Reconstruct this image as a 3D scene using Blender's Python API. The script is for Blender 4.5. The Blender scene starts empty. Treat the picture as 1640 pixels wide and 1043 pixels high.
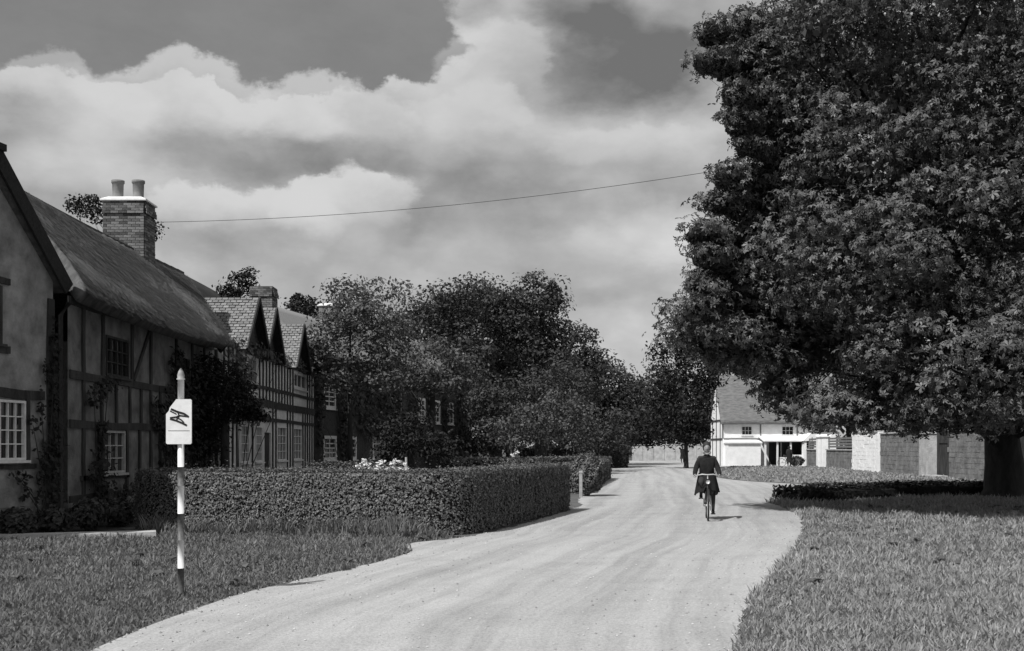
import bpy, math, random
import numpy as np
from mathutils import Vector, Matrix, Quaternion
R = math.radians
rnd = random.Random(7)
rng = np.random.default_rng(11)
sc = bpy.context.scene
COL = sc.collection

# ------------------------------------------------------------------ camera
cam_d = bpy.data.cameras.new('camera')
cam = bpy.data.objects.new('camera', cam_d); COL.objects.link(cam)
cam.location = (0, 0, 1.6); cam.rotation_euler = (R(90), 0, 0)
cam_d.sensor_width = 36; cam_d.lens = 36 * 1800 / 1640
cam_d.shift_y = 194.5 / 1640
cam_d.clip_end = 6000; cam_d.clip_start = 0.1
sc.camera = cam

# ------------------------------------------------------------------ sun, sky
EL = R(52); SX, SY = -0.69, -0.72
n_ = math.hypot(SX, SY); SX /= n_; SY /= n_
SUN_DIR = Vector((SX * math.cos(EL), SY * math.cos(EL), math.sin(EL)))
sd = bpy.data.lights.new('sun', 'SUN'); sd.energy = 5.0; sd.angle = R(0.55); sd.color = (1, 0.995, 0.985)
so = bpy.data.objects.new('sun', sd); COL.objects.link(so)
so.rotation_euler = (-SUN_DIR).to_track_quat('-Z', 'Y').to_euler(); so.location = (-20, -20, 40)

def pdir(px, py):
    return Vector(((px - 820) / 1800, 1, (716 - py) / 1800)).normalized()

world = bpy.data.worlds.new('World'); sc.world = world; world.use_nodes = True
def build_world():
    nt = world.node_tree; N = nt.nodes; L = nt.links; N.clear()
    out = N.new('ShaderNodeOutputWorld'); bg = N.new('ShaderNodeBackground'); bg.inputs[1].default_value = 0.1
    L.new(bg.outputs[0], out.inputs[0])
    sky = N.new('ShaderNodeTexSky'); sky.sky_type = 'NISHITA'; sky.sun_disc = False
    sky.sun_elevation = EL; sky.sun_rotation = math.atan2(SX, SY)
    bw = N.new('ShaderNodeRGBToBW'); L.new(sky.outputs[0], bw.inputs[0])
    tc = N.new('ShaderNodeTexCoord')
    def math_(op, a, b=None, clamp=False):
        m = N.new('ShaderNodeMath'); m.operation = op; m.use_clamp = clamp
        for i, x in enumerate((a, b)):
            if x is None: continue
            if isinstance(x, (int, float)): m.inputs[i].default_value = x
            else: L.new(x, m.inputs[i])
        return m.outputs[0]
    def noise(scale, detail, rough, vec, w=0.0):
        n = N.new('ShaderNodeTexNoise'); n.inputs['Scale'].default_value = scale
        n.inputs['Detail'].default_value = detail; n.inputs['Roughness'].default_value = rough
        L.new(vec, n.inputs['Vector']); return n
    # flatten the direction so that clouds lie in level banks
    mp = N.new('ShaderNodeVectorMath'); mp.operation = 'MULTIPLY'; mp.inputs[1].default_value = (1, 1, 2.1)
    L.new(tc.outputs['Generated'], mp.inputs[0])
    wn = noise(7.0, 9, 0.62, mp.outputs[0])
    off = N.new('ShaderNodeVectorMath'); off.operation = 'SUBTRACT'; off.inputs[1].default_value = (.5, .5, .5)
    L.new(wn.outputs['Color'], off.inputs[0])
    ws = N.new('ShaderNodeVectorMath'); ws.operation = 'MULTIPLY'; ws.inputs[1].default_value = (.09, .09, .055)
    L.new(off.outputs[0], ws.inputs[0])
    wv = N.new('ShaderNodeVectorMath'); wv.operation = 'ADD'
    L.new(tc.outputs['Generated'], wv.inputs[0]); L.new(ws.outputs[0], wv.inputs[1])
    wv0 = wv
    wn2 = noise(2.6, 3, 0.5, mp.outputs[0]); of2 = N.new('ShaderNodeVectorMath'); of2.operation = 'SUBTRACT'; of2.inputs[1].default_value = (.5, .5, .5)
    L.new(wn2.outputs['Color'], of2.inputs[0])
    ws2 = N.new('ShaderNodeVectorMath'); ws2.operation = 'MULTIPLY_ADD'; ws2.inputs[1].default_value = (.12, .12, .06)
    L.new(of2.outputs[0], ws2.inputs[0]); L.new(wv.outputs[0], ws2.inputs[2]); wv = ws2
    n1 = noise(3.2, 9, 0.6, mp.outputs[0]); n2 = noise(11.0, 9, 0.62, mp.outputs[0])
    # finer billows for the cloud edges
    bn = noise(15.0, 8, 0.6, tc.outputs['Generated']); bo = N.new('ShaderNodeVectorMath'); bo.operation = 'SUBTRACT'; bo.inputs[1].default_value = (.5, .5, .5)
    L.new(bn.outputs['Color'], bo.inputs[0])
    wc = N.new('ShaderNodeVectorMath'); wc.operation = 'MULTIPLY_ADD'; wc.inputs[1].default_value = (.045, .045, .05)
    L.new(bo.outputs[0], wc.inputs[0]); L.new(wv0.outputs[0], wc.inputs[2])
    def mrange(v, a, b, lo, hi):
        mr = N.new('ShaderNodeMapRange'); mr.interpolation_type = 'SMOOTHSTEP'
        for k, x in (('From Min', a), ('From Max', b), ('To Min', lo), ('To Max', hi)): mr.inputs[k].default_value = x
        L.new(v, mr.inputs['Value']); return mr.outputs[0]
    def blob(vec, px, py, hw, hh, amp, soft=(1.3, .35), tilt=0.0):
        s = N.new('ShaderNodeVectorMath'); s.operation = 'SUBTRACT'; s.inputs[1].default_value = pdir(px, py); L.new(vec, s.inputs[0])
        k = N.new('ShaderNodeVectorMath'); k.operation = 'MULTIPLY'; k.inputs[1].default_value = (1800 / hw, 1800 / hw, 1800 / hh); L.new(s.outputs[0], k.inputs[0])
        src = k.outputs[0]; sx = N.new('ShaderNodeSeparateXYZ'); L.new(src, sx.inputs[0])
        if tilt:
            cb_ = N.new('ShaderNodeCombineXYZ'); L.new(sx.outputs[0], cb_.inputs[0]); L.new(sx.outputs[1], cb_.inputs[1])
            L.new(math_('ADD', sx.outputs[2], math_('MULTIPLY', sx.outputs[0], tilt)), cb_.inputs[2]); src = cb_.outputs[0]
        ln = N.new('ShaderNodeVectorMath'); ln.operation = 'LENGTH'; L.new(src, ln.inputs[0])
        LEN.append(ln.outputs['Value']); return mrange(ln.outputs['Value'], soft[0], soft[1], 0, amp), sx.outputs[2]
    LEN = []
    # soft light and shade within the cloud deck
    lum = math_('MULTIPLY_ADD', n1.outputs['Fac'], .20); lum.node.inputs[2].default_value = .37
    l2 = math_('MULTIPLY_ADD', n2.outputs['Fac'], .22); l2.node.inputs[2].default_value = -.11
    lum = math_('ADD', lum, l2)
    for b in ((400, 175, 260, 75, .14), (730, 110, 180, 110, .15), (120, 150, 130, 60, .07), (425, 250, 210, 46, -.20), (560, 258, 90, 40, -.10), (40, 210, 80, 60, -.10), (150, 260, 140, 46, .10),
              (640, 190, 80, 46, -.14), (710, 270, 90, 50, -.10), (1010, 205, 190, 34, .10), (1010, 110, 190, 80, -.20), (940, 50, 90, 50, -.16), (1090, 110, 110, 36, -.10), (772, 34, 50, 30, -.16), (880, 300, 260, 36, -.10), (760, 350, 240, 40, -.09),
              (1060, 375, 130, 45, .13), (560, 385, 300, 40, -.06), (700, 450, 400, 40, -.03), (980, 540, 260, 110, .05), (900, 470, 240, 20, -.04)):
        v, _ = blob(wv.outputs[0], *b); lum = math_('ADD', lum, v)
    # gaps of darker open sky, crisp against the sunlit tops below them
    # rounded billows
    def billow(scale):
        vo = N.new('ShaderNodeTexVoronoi'); vo.feature = 'SMOOTH_F1'; vo.inputs['Scale'].default_value = scale; vo.inputs['Smoothness'].default_value = .35
        bm_ = N.new('ShaderNodeVectorMath'); bm_.operation = 'MULTIPLY'; bm_.inputs[1].default_value = (1, 1, 1.5); L.new(wc.outputs[0], bm_.inputs[0]); L.new(bm_.outputs[0], vo.inputs['Vector'])
        return vo.outputs['Distance']
    bl = math_('ADD', math_('MULTIPLY', math_('SUBTRACT', billow(13), .42), .6), math_('MULTIPLY', math_('SUBTRACT', billow(33), .42), .3))
    lum = math_('SUBTRACT', lum, math_('MULTIPLY', bl, .26))
    g = math_('MULTIPLY_ADD', n1.outputs['Fac'], .25); g.node.inputs[2].default_value = -.125
    g = math_('ADD', g, math_('MULTIPLY', bl, .8))
    for b in ((300, 10, 470, 100, 1.3, (1.3, .3), .05), (490, 60, 210, 84, 1.2, (1.3, .3)), (40, 20, 300, 84, .9, (1.3, .3))):
        v, _ = blob(wc.outputs[0], *b); g = math_('ADD', g, v)
    G = mrange(g, .38, .56, 0, 1)
    gap = math_('MULTIPLY_ADD', n2.outputs['Fac'], .10); gap.node.inputs[2].default_value = .175
    m1 = N.new('ShaderNodeMix'); m1.data_type = 'FLOAT'; L.new(G, m1.inputs[0]); L.new(lum, m1.inputs[2]); L.new(gap, m1.inputs[3]); lum = m1.outputs[0]
    # bright heads: crisp above, fading out below
    for px, py, hw, hh, st in ((310, 160, 150, 58, .75), (520, 185, 160, 46, .7), (400, 340, 150, 52, .95), (560, 335, 140, 56, .95), (130, 160, 110, 56, .4), (770, 190, 110, 60, .45), (1010, 235, 150, 46, .4), (800, 110, 95, 60, .4)):
        _, zz = blob(wc.outputs[0], px, py, hw, hh, 1.0)
        v = mrange(math_('ADD', LEN[-1], math_('MULTIPLY', bl, .7)), 1.08, .86, 0, 1)
        fade = mrange(zz, -.75, .75, 0, st)
        f = math_('MULTIPLY', v, fade)
        mm = N.new('ShaderNodeMix'); mm.data_type = 'FLOAT'; L.new(f, mm.inputs[0]); L.new(lum, mm.inputs[2]); mm.inputs[3].default_value = .66; lum = mm.outputs[0]
    lum = math_('MAXIMUM', math_('MINIMUM', lum, .70), .16)
    cl = math_('MULTIPLY', lum, 10.3)
    mix = N.new('ShaderNodeMix'); mix.data_type = 'FLOAT'; mix.inputs[0].default_value = 0.95
    L.new(bw.outputs[0], mix.inputs[2]); L.new(cl, mix.inputs[3])
    L.new(mix.outputs[0], bg.inputs[0])
build_world()
sc.view_settings.view_transform = 'Standard'; sc.view_settings.look = 'None'
sc.view_settings.exposure = 0.0; sc.view_settings.gamma = 1.0
sc.view_settings.use_curve_mapping = False
sc.cycles.max_bounces = 4; sc.cycles.diffuse_bounces = 2; sc.cycles.transmission_bounces = 2; sc.cycles.transparent_max_bounces = 4

# ------------------------------------------------------------------ materials
def mat(name, v, v2=None, scale=6, rough=.85, bump=0.0, bscale=None, stretch=(1, 1, 1), spec=.2, detail=6, attr=False, trans=0.0, contrast=(.35, .65)):
    m = bpy.data.materials.new(name); m.use_nodes = True
    nt = m.node_tree; N = nt.nodes; L = nt.links
    b = N['Principled BSDF']; b.inputs['Roughness'].default_value = rough
    b.inputs['Specular IOR Level'].default_value = spec
    if v2 is None: v2 = v * 1.25
    tc = N.new('ShaderNodeTexCoord'); mp = N.new('ShaderNodeMapping'); mp.inputs['Scale'].default_value = stretch
    L.new(tc.outputs['Object'], mp.inputs[0])
    n = N.new('ShaderNodeTexNoise'); n.inputs['Scale'].default_value = scale; n.inputs['Detail'].default_value = detail; n.inputs['Roughness'].default_value = .62
    L.new(mp.outputs[0], n.inputs['Vector'])
    cr = N.new('ShaderNodeValToRGB'); e = cr.color_ramp.elements
    e[0].position = contrast[0]; e[0].color = (v, v, v, 1); e[1].position = contrast[1]; e[1].color = (v2, v2, v2, 1)
    if attr:
        a = N.new('ShaderNodeAttribute'); a.attribute_name = 'tone'
        L.new(a.outputs['Fac'], cr.inputs[0]); e[0].position = 0; e[1].position = 1
    else:
        L.new(n.outputs['Fac'], cr.inputs[0])
    L.new(cr.outputs[0], b.inputs['Base Color'])
    if bump:
        n2 = N.new('ShaderNodeTexNoise'); n2.inputs['Scale'].default_value = bscale or scale * 5; n2.inputs['Detail'].default_value = 5
        L.new(mp.outputs[0], n2.inputs['Vector'])
        bp = N.new('ShaderNodeBump'); bp.inputs['Strength'].default_value = bump; bp.inputs['Distance'].default_value = .03
        L.new(n2.outputs['Fac'], bp.inputs['Height']); L.new(bp.outputs[0], b.inputs['Normal'])
    if trans:
        t = N.new('ShaderNodeBsdfTranslucent'); L.new(cr.outputs[0], t.inputs[0])
        mx = N.new('ShaderNodeMixShader'); mx.inputs[0].default_value = trans
        L.new(b.outputs[0], mx.inputs[1]); L.new(t.outputs[0], mx.inputs[2]); L.new(mx.outputs[0], N['Material Output'].inputs[0])
    return m

M = {}
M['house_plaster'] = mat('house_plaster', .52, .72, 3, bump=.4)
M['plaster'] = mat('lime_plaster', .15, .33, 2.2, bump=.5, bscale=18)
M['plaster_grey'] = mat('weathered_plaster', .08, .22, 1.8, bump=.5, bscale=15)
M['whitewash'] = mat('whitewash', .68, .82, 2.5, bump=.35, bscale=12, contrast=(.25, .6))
M['timber'] = mat('dark_timber', .025, .06, 5, bump=.6, bscale=40, stretch=(1, 1, .25))
M['thatch'] = mat('old_thatch', .045, .15, 3.2, bump=1.0, bscale=34, stretch=(2.4, .7, .7), detail=12, contrast=(.3, .7))
M['straw'] = mat('straw', .03, .22, attr=True, rough=.8)
M['thatch_edge'] = mat('shaded_thatch_verge', .018, .035, 20, bump=1.0, bscale=60)  # darker copy of the thatch, with the verge's shade in its colour
M['tile'] = mat('clay_tile', .13, .26, 3, bump=.5, bscale=30, attr=True)
M['tile_far'] = mat('lichened_tile', .10, .21, 2.5, bump=1, bscale=30, stretch=(1, 1, 4), contrast=(.3, .68))
M['slate'] = mat('dark_slate', .014, .03, 3, bump=.4)
M['brick'] = mat('old_brick', .14, .27, 10, bump=.5, attr=True)
M['mortar'] = mat('mortar', .07, .11, 12, bump=.5)
M['brick_dark'] = mat('shade_toned_brick', .035, .075, 7, bump=.8, bscale=25)  # dark tone holds the shade on gables and tree-shaded fronts
M['cream'] = mat('cement_flaunching', .6, .75, 8)
M['pot'] = mat('clay_pot', .16, .24, 6)
M['white_paint'] = mat('white_paint', .62, .76, 9, rough=.5)
M['dull_paint'] = mat('dull_white_paint', .32, .45, 9, rough=.6)
M['band_paint'] = mat('faded_dark_paint', .08, .15, 30, rough=.5)
M['black_paint'] = mat('black_paint', .018, .03, 9, rough=.45)
M['grey_metal'] = mat('grey_metal', .25, .34, 9, rough=.5)
M['glass'] = mat('window_glass', .010, .02, 3, rough=.12, spec=.5)
M['road'] = mat('road_gravel', .36, .47, .5, bump=.35, bscale=60)
M['ground'] = mat('lawn', .07, .13, 1.2, bump=.8, bscale=30)
M['verge'] = mat('dry_verge', .14, .24, 1.3, bump=.8, bscale=25)
M['earth'] = mat('garden_earth', .03, .06, 4, bump=1)
M['path'] = mat('stone_path', .34, .5, 4, bump=.4)
M['stone'] = mat('stone_wall', .30, .46, 2.2, bump=.9, bscale=14)
M['stone_dark'] = mat('old_brick_wall', .12, .22, 2.2, bump=.9, bscale=14)
M['blade'] = mat('grass_blade', .07, .29, attr=True, rough=.7, trans=.35)
M['blade_dry'] = mat('dry_grass_blade', .15, .46, attr=True, rough=.7, trans=.35)
M['leaf'] = mat('chestnut_leaf', .03, .20, attr=True, rough=.5, spec=.3, trans=.22)
M['leaf_mid'] = mat('tree_leaf', .03, .09, attr=True, rough=.6, trans=.2)
M['leaf_pale'] = mat('pale_leaf', .05, .15, attr=True, rough=.55, trans=.25)
M['leaf_dark'] = mat('evergreen_leaf', .010, .03, attr=True, rough=.7, trans=.05)
M['hedge'] = mat('privet_leaf', .03, .22, attr=True, rough=.6, trans=.03)
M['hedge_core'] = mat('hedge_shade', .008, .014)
M['petal'] = mat('white_petal', .65, .85, attr=True, rough=.7, trans=.2)
M['bark'] = mat('bark', .022, .05, 4, bump=1, bscale=14, stretch=(1, 1, .3))
M['coat'] = mat('dark_coat', .012, .022, 14, rough=.95, bump=.4)
M['skirt'] = mat('dark_skirt', .010, .017, 14, rough=.95)
M['skin'] = mat('skin', .26, .30, 14, rough=.6)
M['hair'] = mat('hair', .02, .045, 30, rough=.6)
M['stocking'] = mat('stocking', .03, .04, 14)
M['rubber'] = mat('rubber', .03, .04, 14, rough=.8)
M['chrome'] = mat('worn_chrome', .45, .5, 14, rough=.3, spec=.8)
M['wood_grey'] = mat('weathered_boards', .12, .2, 6, bump=.5, stretch=(1, 1, .2))

def road_nodes():
    m = M['road']; nt = m.node_tree; N = nt.nodes; L = nt.links
    b = N['Principled BSDF']
    def mth(op, a, b_=None):
        n = N.new('ShaderNodeMath'); n.operation = op
        for i, x in enumerate((a, b_)):
            if x is None: continue
            if isinstance(x, (int, float)): n.inputs[i].default_value = x
            else: L.new(x, n.inputs[i])
        return n.outputs[0]
    tc = N.new('ShaderNodeTexCoord'); sp = N.new('ShaderNodeSeparateXYZ'); L.new(tc.outputs['Object'], sp.inputs[0])
    y = mth('MULTIPLY', sp.outputs[1], .01)
    cr = N.new('ShaderNodeValToRGB'); cr.color_ramp.interpolation = 'B_SPLINE'; e = cr.color_ramp.elements
    ctr = ((0, -1.4), (.1, -.7), (.15, .6), (.2, 2.0), (.3, 4.2), (.45, 6.2), (.6, 8.0), (.8, 10.5), (1.0, 11.5))
    def v(x): x = (x + 3) / 16; return (x, x, x, 1)
    e[0].position = 0; e[0].color = v(ctr[0][1]); e[1].position = 1; e[1].color = v(ctr[-1][1])
    for p, x in ctr[1:-1]: q = e.new(p); q.color = v(x)
    L.new(y, cr.inputs[0]); bw = N.new('ShaderNodeRGBToBW'); L.new(cr.outputs[0], bw.inputs[0])
    cx = mth('SUBTRACT', mth('MULTIPLY', bw.outputs[0], 16), 3)
    wn = N.new('ShaderNodeTexNoise'); wn.inputs['Scale'].default_value = .35; wn.inputs['Detail'].default_value = 4; L.new(tc.outputs['Object'], wn.inputs[0])
    d = mth('ADD', mth('SUBTRACT', sp.outputs[0], cx), mth('MULTIPLY', mth('SUBTRACT', wn.outputs['Fac'], .5), .5))
    # lanes of wear follow the bend of the road: noise along (d, y) stretched along y
    cb = N.new('ShaderNodeCombineXYZ'); L.new(mth('MULTIPLY', d, 1.5), cb.inputs[0]); L.new(mth('MULTIPLY', sp.outputs[1], .035), cb.inputs[1])
    n = N.new('ShaderNodeTexNoise'); n.inputs['Scale'].default_value = 1.3; n.inputs['Detail'].default_value = 8; n.inputs['Roughness'].default_value = .66; L.new(cb.outputs[0], n.inputs[0])
    c1 = N.new('ShaderNodeValToRGB'); e = c1.color_ramp.elements
    e[0].position = .32; e[0].color = (.265, .265, .265, 1); e[1].position = .58; e[1].color = (.40, .40, .40, 1); L.new(n.outputs['Fac'], c1.inputs[0])
    p = N.new('ShaderNodeTexNoise'); p.inputs['Scale'].default_value = .8; p.inputs['Detail'].default_value = 9; p.inputs['Roughness'].default_value = .7; L.new(tc.outputs['Object'], p.inputs[0])
    c3 = N.new('ShaderNodeValToRGB'); e = c3.color_ramp.elements
    e[0].position = .33; e[0].color = (.86, .86, .86, 1); e[1].position = .55; e[1].color = (1, 1, 1, 1); L.new(p.outputs['Fac'], c3.inputs[0])
    f = N.new('ShaderNodeTexNoise'); f.inputs['Scale'].default_value = 34; f.inputs['Detail'].default_value = 6; L.new(tc.outputs['Object'], f.inputs[0])
    c2 = N.new('ShaderNodeValToRGB'); e = c2.color_ramp.elements
    e[0].position = .33; e[0].color = (.80, .80, .80, 1); e[1].position = .6; e[1].color = (1.06, 1.06, 1.06, 1); L.new(f.outputs['Fac'], c2.inputs[0])
    col = c1.outputs[0]
    for c in (c3, c2):
        mx = N.new('ShaderNodeMix'); mx.data_type = 'RGBA'; mx.blend_type = 'MULTIPLY'; mx.inputs[0].default_value = 1
        L.new(col, mx.inputs[6]); L.new(c.outputs[0], mx.inputs[7]); col = mx.outputs[2]
    L.new(col, b.inputs['Base Color'])
road_nodes()

# ------------------------------------------------------------------ helpers
def link(o, parent=None):
    COL.objects.link(o)
    if parent is not None: o.parent = parent
    return o
def thing(name, label, cat, loc=(0, 0, 0), rz=0, group=None):
    o = bpy.data.objects.new(name, None); link(o); o.location = loc; o.rotation_euler = (0, 0, rz)
    o.empty_display_size = .2
    o['label'] = label; o['category'] = cat
    if group: o['group'] = group
    return o
def tag(o, label, cat, group=None, kind=None):
    o['label'] = label; o['category'] = cat
    if group: o['group'] = group
    if kind: o['kind'] = kind
    return o
class MB:
    def __init__(s): s.v = []; s.f = []; s.t = []
    def add(s, vs, fs, tone=None):
        n = len(s.v); s.v += [tuple(x) for x in vs]; s.f += [tuple(n + i for i in f) for f in fs]
        if tone is None: tone = .5
        s.t += [tone] * len(vs)
    def box(s, c, d, rz=0, tone=None, tilt=None):
        hx, hy, hz = d[0] / 2, d[1] / 2, d[2] / 2
        q = Matrix.Rotation(rz, 3, 'Z')
        if tilt is not None: q = q @ tilt
        vs = [q @ Vector((x * hx, y * hy, z * hz)) + Vector(c) for x in (-1, 1) for y in (-1, 1) for z in (-1, 1)]
        s.add(vs, [(0, 1, 3, 2), (4, 6, 7, 5), (0, 4, 5, 1), (2, 3, 7, 6), (0, 2, 6, 4), (1, 5, 7, 3)], tone); return s
    def bx(s, x0, x1, y0, y1, z0, z1, tone=None):
        return s.box(((x0 + x1) / 2, (y0 + y1) / 2, (z0 + z1) / 2), (abs(x1 - x0), abs(y1 - y0), abs(z1 - z0)), tone=tone)
    def beam(s, a, b, w, d, up=(0, -1, 0), tone=None):
        a = Vector(a); b = Vector(b); t = (b - a).normalized(); u = Vector(up); u = (u - t * u.dot(t)).normalized(); r = t.cross(u)
        vs = []
        for p in (a, b):
            for i, j in ((-1, -1), (1, -1), (1, 1), (-1, 1)): vs.append(p + r * i * w / 2 + u * j * d / 2)
        s.add(vs, [(0, 1, 2, 3), (4, 7, 6, 5), (0, 4, 5, 1), (1, 5, 6, 2), (2, 6, 7, 3), (3, 7, 4, 0)], tone); return s
    def tube(s, pts, rads, n=8, cap=True):
        pts = [Vector(p) for p in pts]; base = len(s.v)
        for i, p in enumerate(pts):
            t = (pts[min(i + 1, len(pts) - 1)] - pts[max(i - 1, 0)]).normalized()
            a = Vector((0, 0, 1)) if abs(t.z) < .9 else Vector((1, 0, 0))
            x = t.cross(a).normalized(); y = t.cross(x)
            r = rads[i] if hasattr(rads, '__len__') else rads
            for k in range(n):
                an = 2 * math.pi * k / n; s.v.append(tuple(p + x * math.cos(an) * r + y * math.sin(an) * r)); s.t.append(.5)
        for i in range(len(pts) - 1):
            for k in range(n):
                a = base + i * n + k; b = base + i * n + (k + 1) % n
                s.f.append((a, b, b + n, a + n))
        if cap:
            s.f.append(tuple(base + k for k in range(n))); m = base + (len(pts) - 1) * n; s.f.append(tuple(m + k for k in reversed(range(n))))
        return s
    def lathe(s, c, prof, n=16):
        return s.tube([(c[0], c[1], c[2] + z) for z, r in prof], [r for z, r in prof], n)
    def torus(s, c, R0, r, axis='X', n=28, m=6):
        base = len(s.v)
        for i in range(n):
            a = 2 * math.pi * i / n
            for j in range(m):
                b = 2 * math.pi * j / m; q = R0 + r * math.cos(b); h = r * math.sin(b)
                p = (h, q * math.cos(a), q * math.sin(a)) if axis == 'X' else (q * math.cos(a), h, q * math.sin(a))
                s.v.append((c[0] + p[0], c[1] + p[1], c[2] + p[2])); s.t.append(.5)
        for i in range(n):
            for j in range(m):
                a = base + i * m + j; b = base + i * m + (j + 1) % m; c2 = base + ((i + 1) % n) * m + (j + 1) % m; d = base + ((i + 1) % n) * m + j
                s.f.append((a, b, c2, d))
        return s
    def build(s, name, m, parent=None, smooth=False, bevel=0, loc=None):
        me = bpy.data.meshes.new(name); me.from_pydata(s.v, [], s.f); me.update()
        at = me.attributes.new('tone', 'FLOAT', 'POINT'); at.data.foreach_set('value', np.array(s.t, dtype=np.float32))
        if m: me.materials.append(m)
        if smooth: me.polygons.foreach_set('use_smooth', [True] * len(me.polygons))
        o = bpy.data.objects.new(name, me); link(o, parent)
        if bevel:
            b = o.modifiers.new('bevel', 'BEVEL'); b.width = bevel; b.segments = 2; b.limit_method = 'ANGLE'
        if loc: o.location = loc
        return o

def np_mesh(name, V, F, m, parent=None, tone=None):
    """V (n,3), F (k,3|4) fast mesh"""
    me = bpy.data.meshes.new(name); k = F.shape[1]
    me.vertices.add(len(V)); me.vertices.foreach_set('co', V.astype(np.float32).ravel())
    me.loops.add(F.size); me.loops.foreach_set('vertex_index', F.astype(np.int32).ravel())
    me.polygons.add(len(F)); me.polygons.foreach_set('loop_start', np.arange(0, F.size, k, dtype=np.int32))
    me.update(calc_edges=True)
    if tone is not None:
        at = me.attributes.new('tone', 'FLOAT', 'POINT'); at.data.foreach_set('value', tone.astype(np.float32))
    me.materials.append(m)
    o = bpy.data.objects.new(name, me); link(o, parent); return o

def unit(a): return a / np.maximum(np.linalg.norm(a, axis=1, keepdims=True), 1e-9)
def leaves(P, Nn, size, style='kite', jit=.55):
    """leaf cards as geometry: returns V,F,tone"""
    n = len(P)
    Nn = unit(Nn + rng.normal(0, jit, (n, 3)))
    t = unit(np.cross(Nn, rng.normal(0, 1, (n, 3)))); b = np.cross(Nn, t)
    s = size * rng.uniform(.65, 1.25, n)[:, None]
    tone = rng.beta(2, 2.2, n)
    if style == 'kite':
        V = np.stack([P - t * s * .5, P + b * s * .28 + Nn * s * .06, P + t * s * .5, P - b * s * .28 + Nn * s * .06], 1).reshape(-1, 3)
        F = np.arange(4 * n).reshape(-1, 4); return V, F, np.repeat(tone, 4)
    # palmate: five leaflets fanned and drooping
    Vs, Ts = [], []
    for k, a in enumerate((-1.9, -.95, 0, .95, 1.9)):
        d = t * math.cos(a) + b * math.sin(a); e = -t * math.sin(a) + b * math.cos(a)
        L = s * (.5 if k in (1, 2, 3) else .36)
        Vs.append(np.stack([P, P + d * L * .62 + e * L * .2 , P + d * L - Nn * L * .28, P + d * L * .62 - e * L * .2], 1))
        Ts.append(np.stack([tone] * 4, 1))
    V = np.stack(Vs, 1).reshape(-1, 3); T = np.stack(Ts, 1).reshape(-1)
    return V, np.arange(len(V)).reshape(-1, 4), T

def sph(n):
    v = rng.normal(0, 1, (n, 3)); return unit(v)
def crown_points(prims, per_area, lobe, flat=.6, ymax=None, topbias=.35):
    """clumped points over ellipsoids: prims = [(cx,cy,cz,rx,ry,rz)]"""
    Ps, Ns = [], []
    C = np.array([p[:3] for p in prims]); Rr = np.array([p[3:] for p in prims])
    lobe0 = lobe
    for i, (c, r) in enumerate(zip(C, Rr)):
        lobe = min(lobe0, .8 * float(np.max(r)))
        area = 4 * math.pi * ((r[0] * r[1]) ** 1.6 / 3 + (r[0] * r[2]) ** 1.6 / 3 + (r[1] * r[2]) ** 1.6 / 3) ** (1 / 1.6)
        nl = max(5, int(area / (lobe * lobe * 1.5)))
        d = sph(nl); lc = c + d * r * rng.uniform(.72, 1.0, (nl, 1))
        lr = lobe * rng.uniform(.55, 1.25, (nl, 1))
        # drop lobes deep within other ellipsoids
        keep = np.ones(nl, bool)
        for j in range(len(prims)):
            if j == i: continue
            q = np.linalg.norm((lc - C[j]) / Rr[j], axis=1); keep &= q > .72
        lc, lr, d = lc[keep], lr[keep], d[keep]
        if len(lc) == 0: continue
        m = int(per_area * area * .9 * keep.mean()) + 10
        idx = rng.integers(0, len(lc), m)
        dd = sph(m); dd[:, 2] = np.where(rng.random(m) < topbias, np.abs(dd[:, 2]), dd[:, 2])
        rad = rng.uniform(.55, 1.08, (m, 1)) * lr[idx]
        off = dd * rad; off[:, 2] *= flat
        P = lc[idx] + off
        Nn = unit(dd * np.array([1, 1, 1 / flat]) * .7 + d[idx] * .3 + np.array([0, 0, .35]))
        Ps.append(P); Ns.append(Nn)
    return np.concatenate(Ps), np.concatenate(Ns)

def join_leaves(name, sets, m, parent):
    V = np.concatenate([s[0] for s in sets]); T = np.concatenate([s[2] for s in sets])
    F = []; o = 0
    for s in sets: F.append(s[1] + o); o += len(s[0])
    return np_mesh(name, V, np.concatenate(F), m, parent, T)

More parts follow.
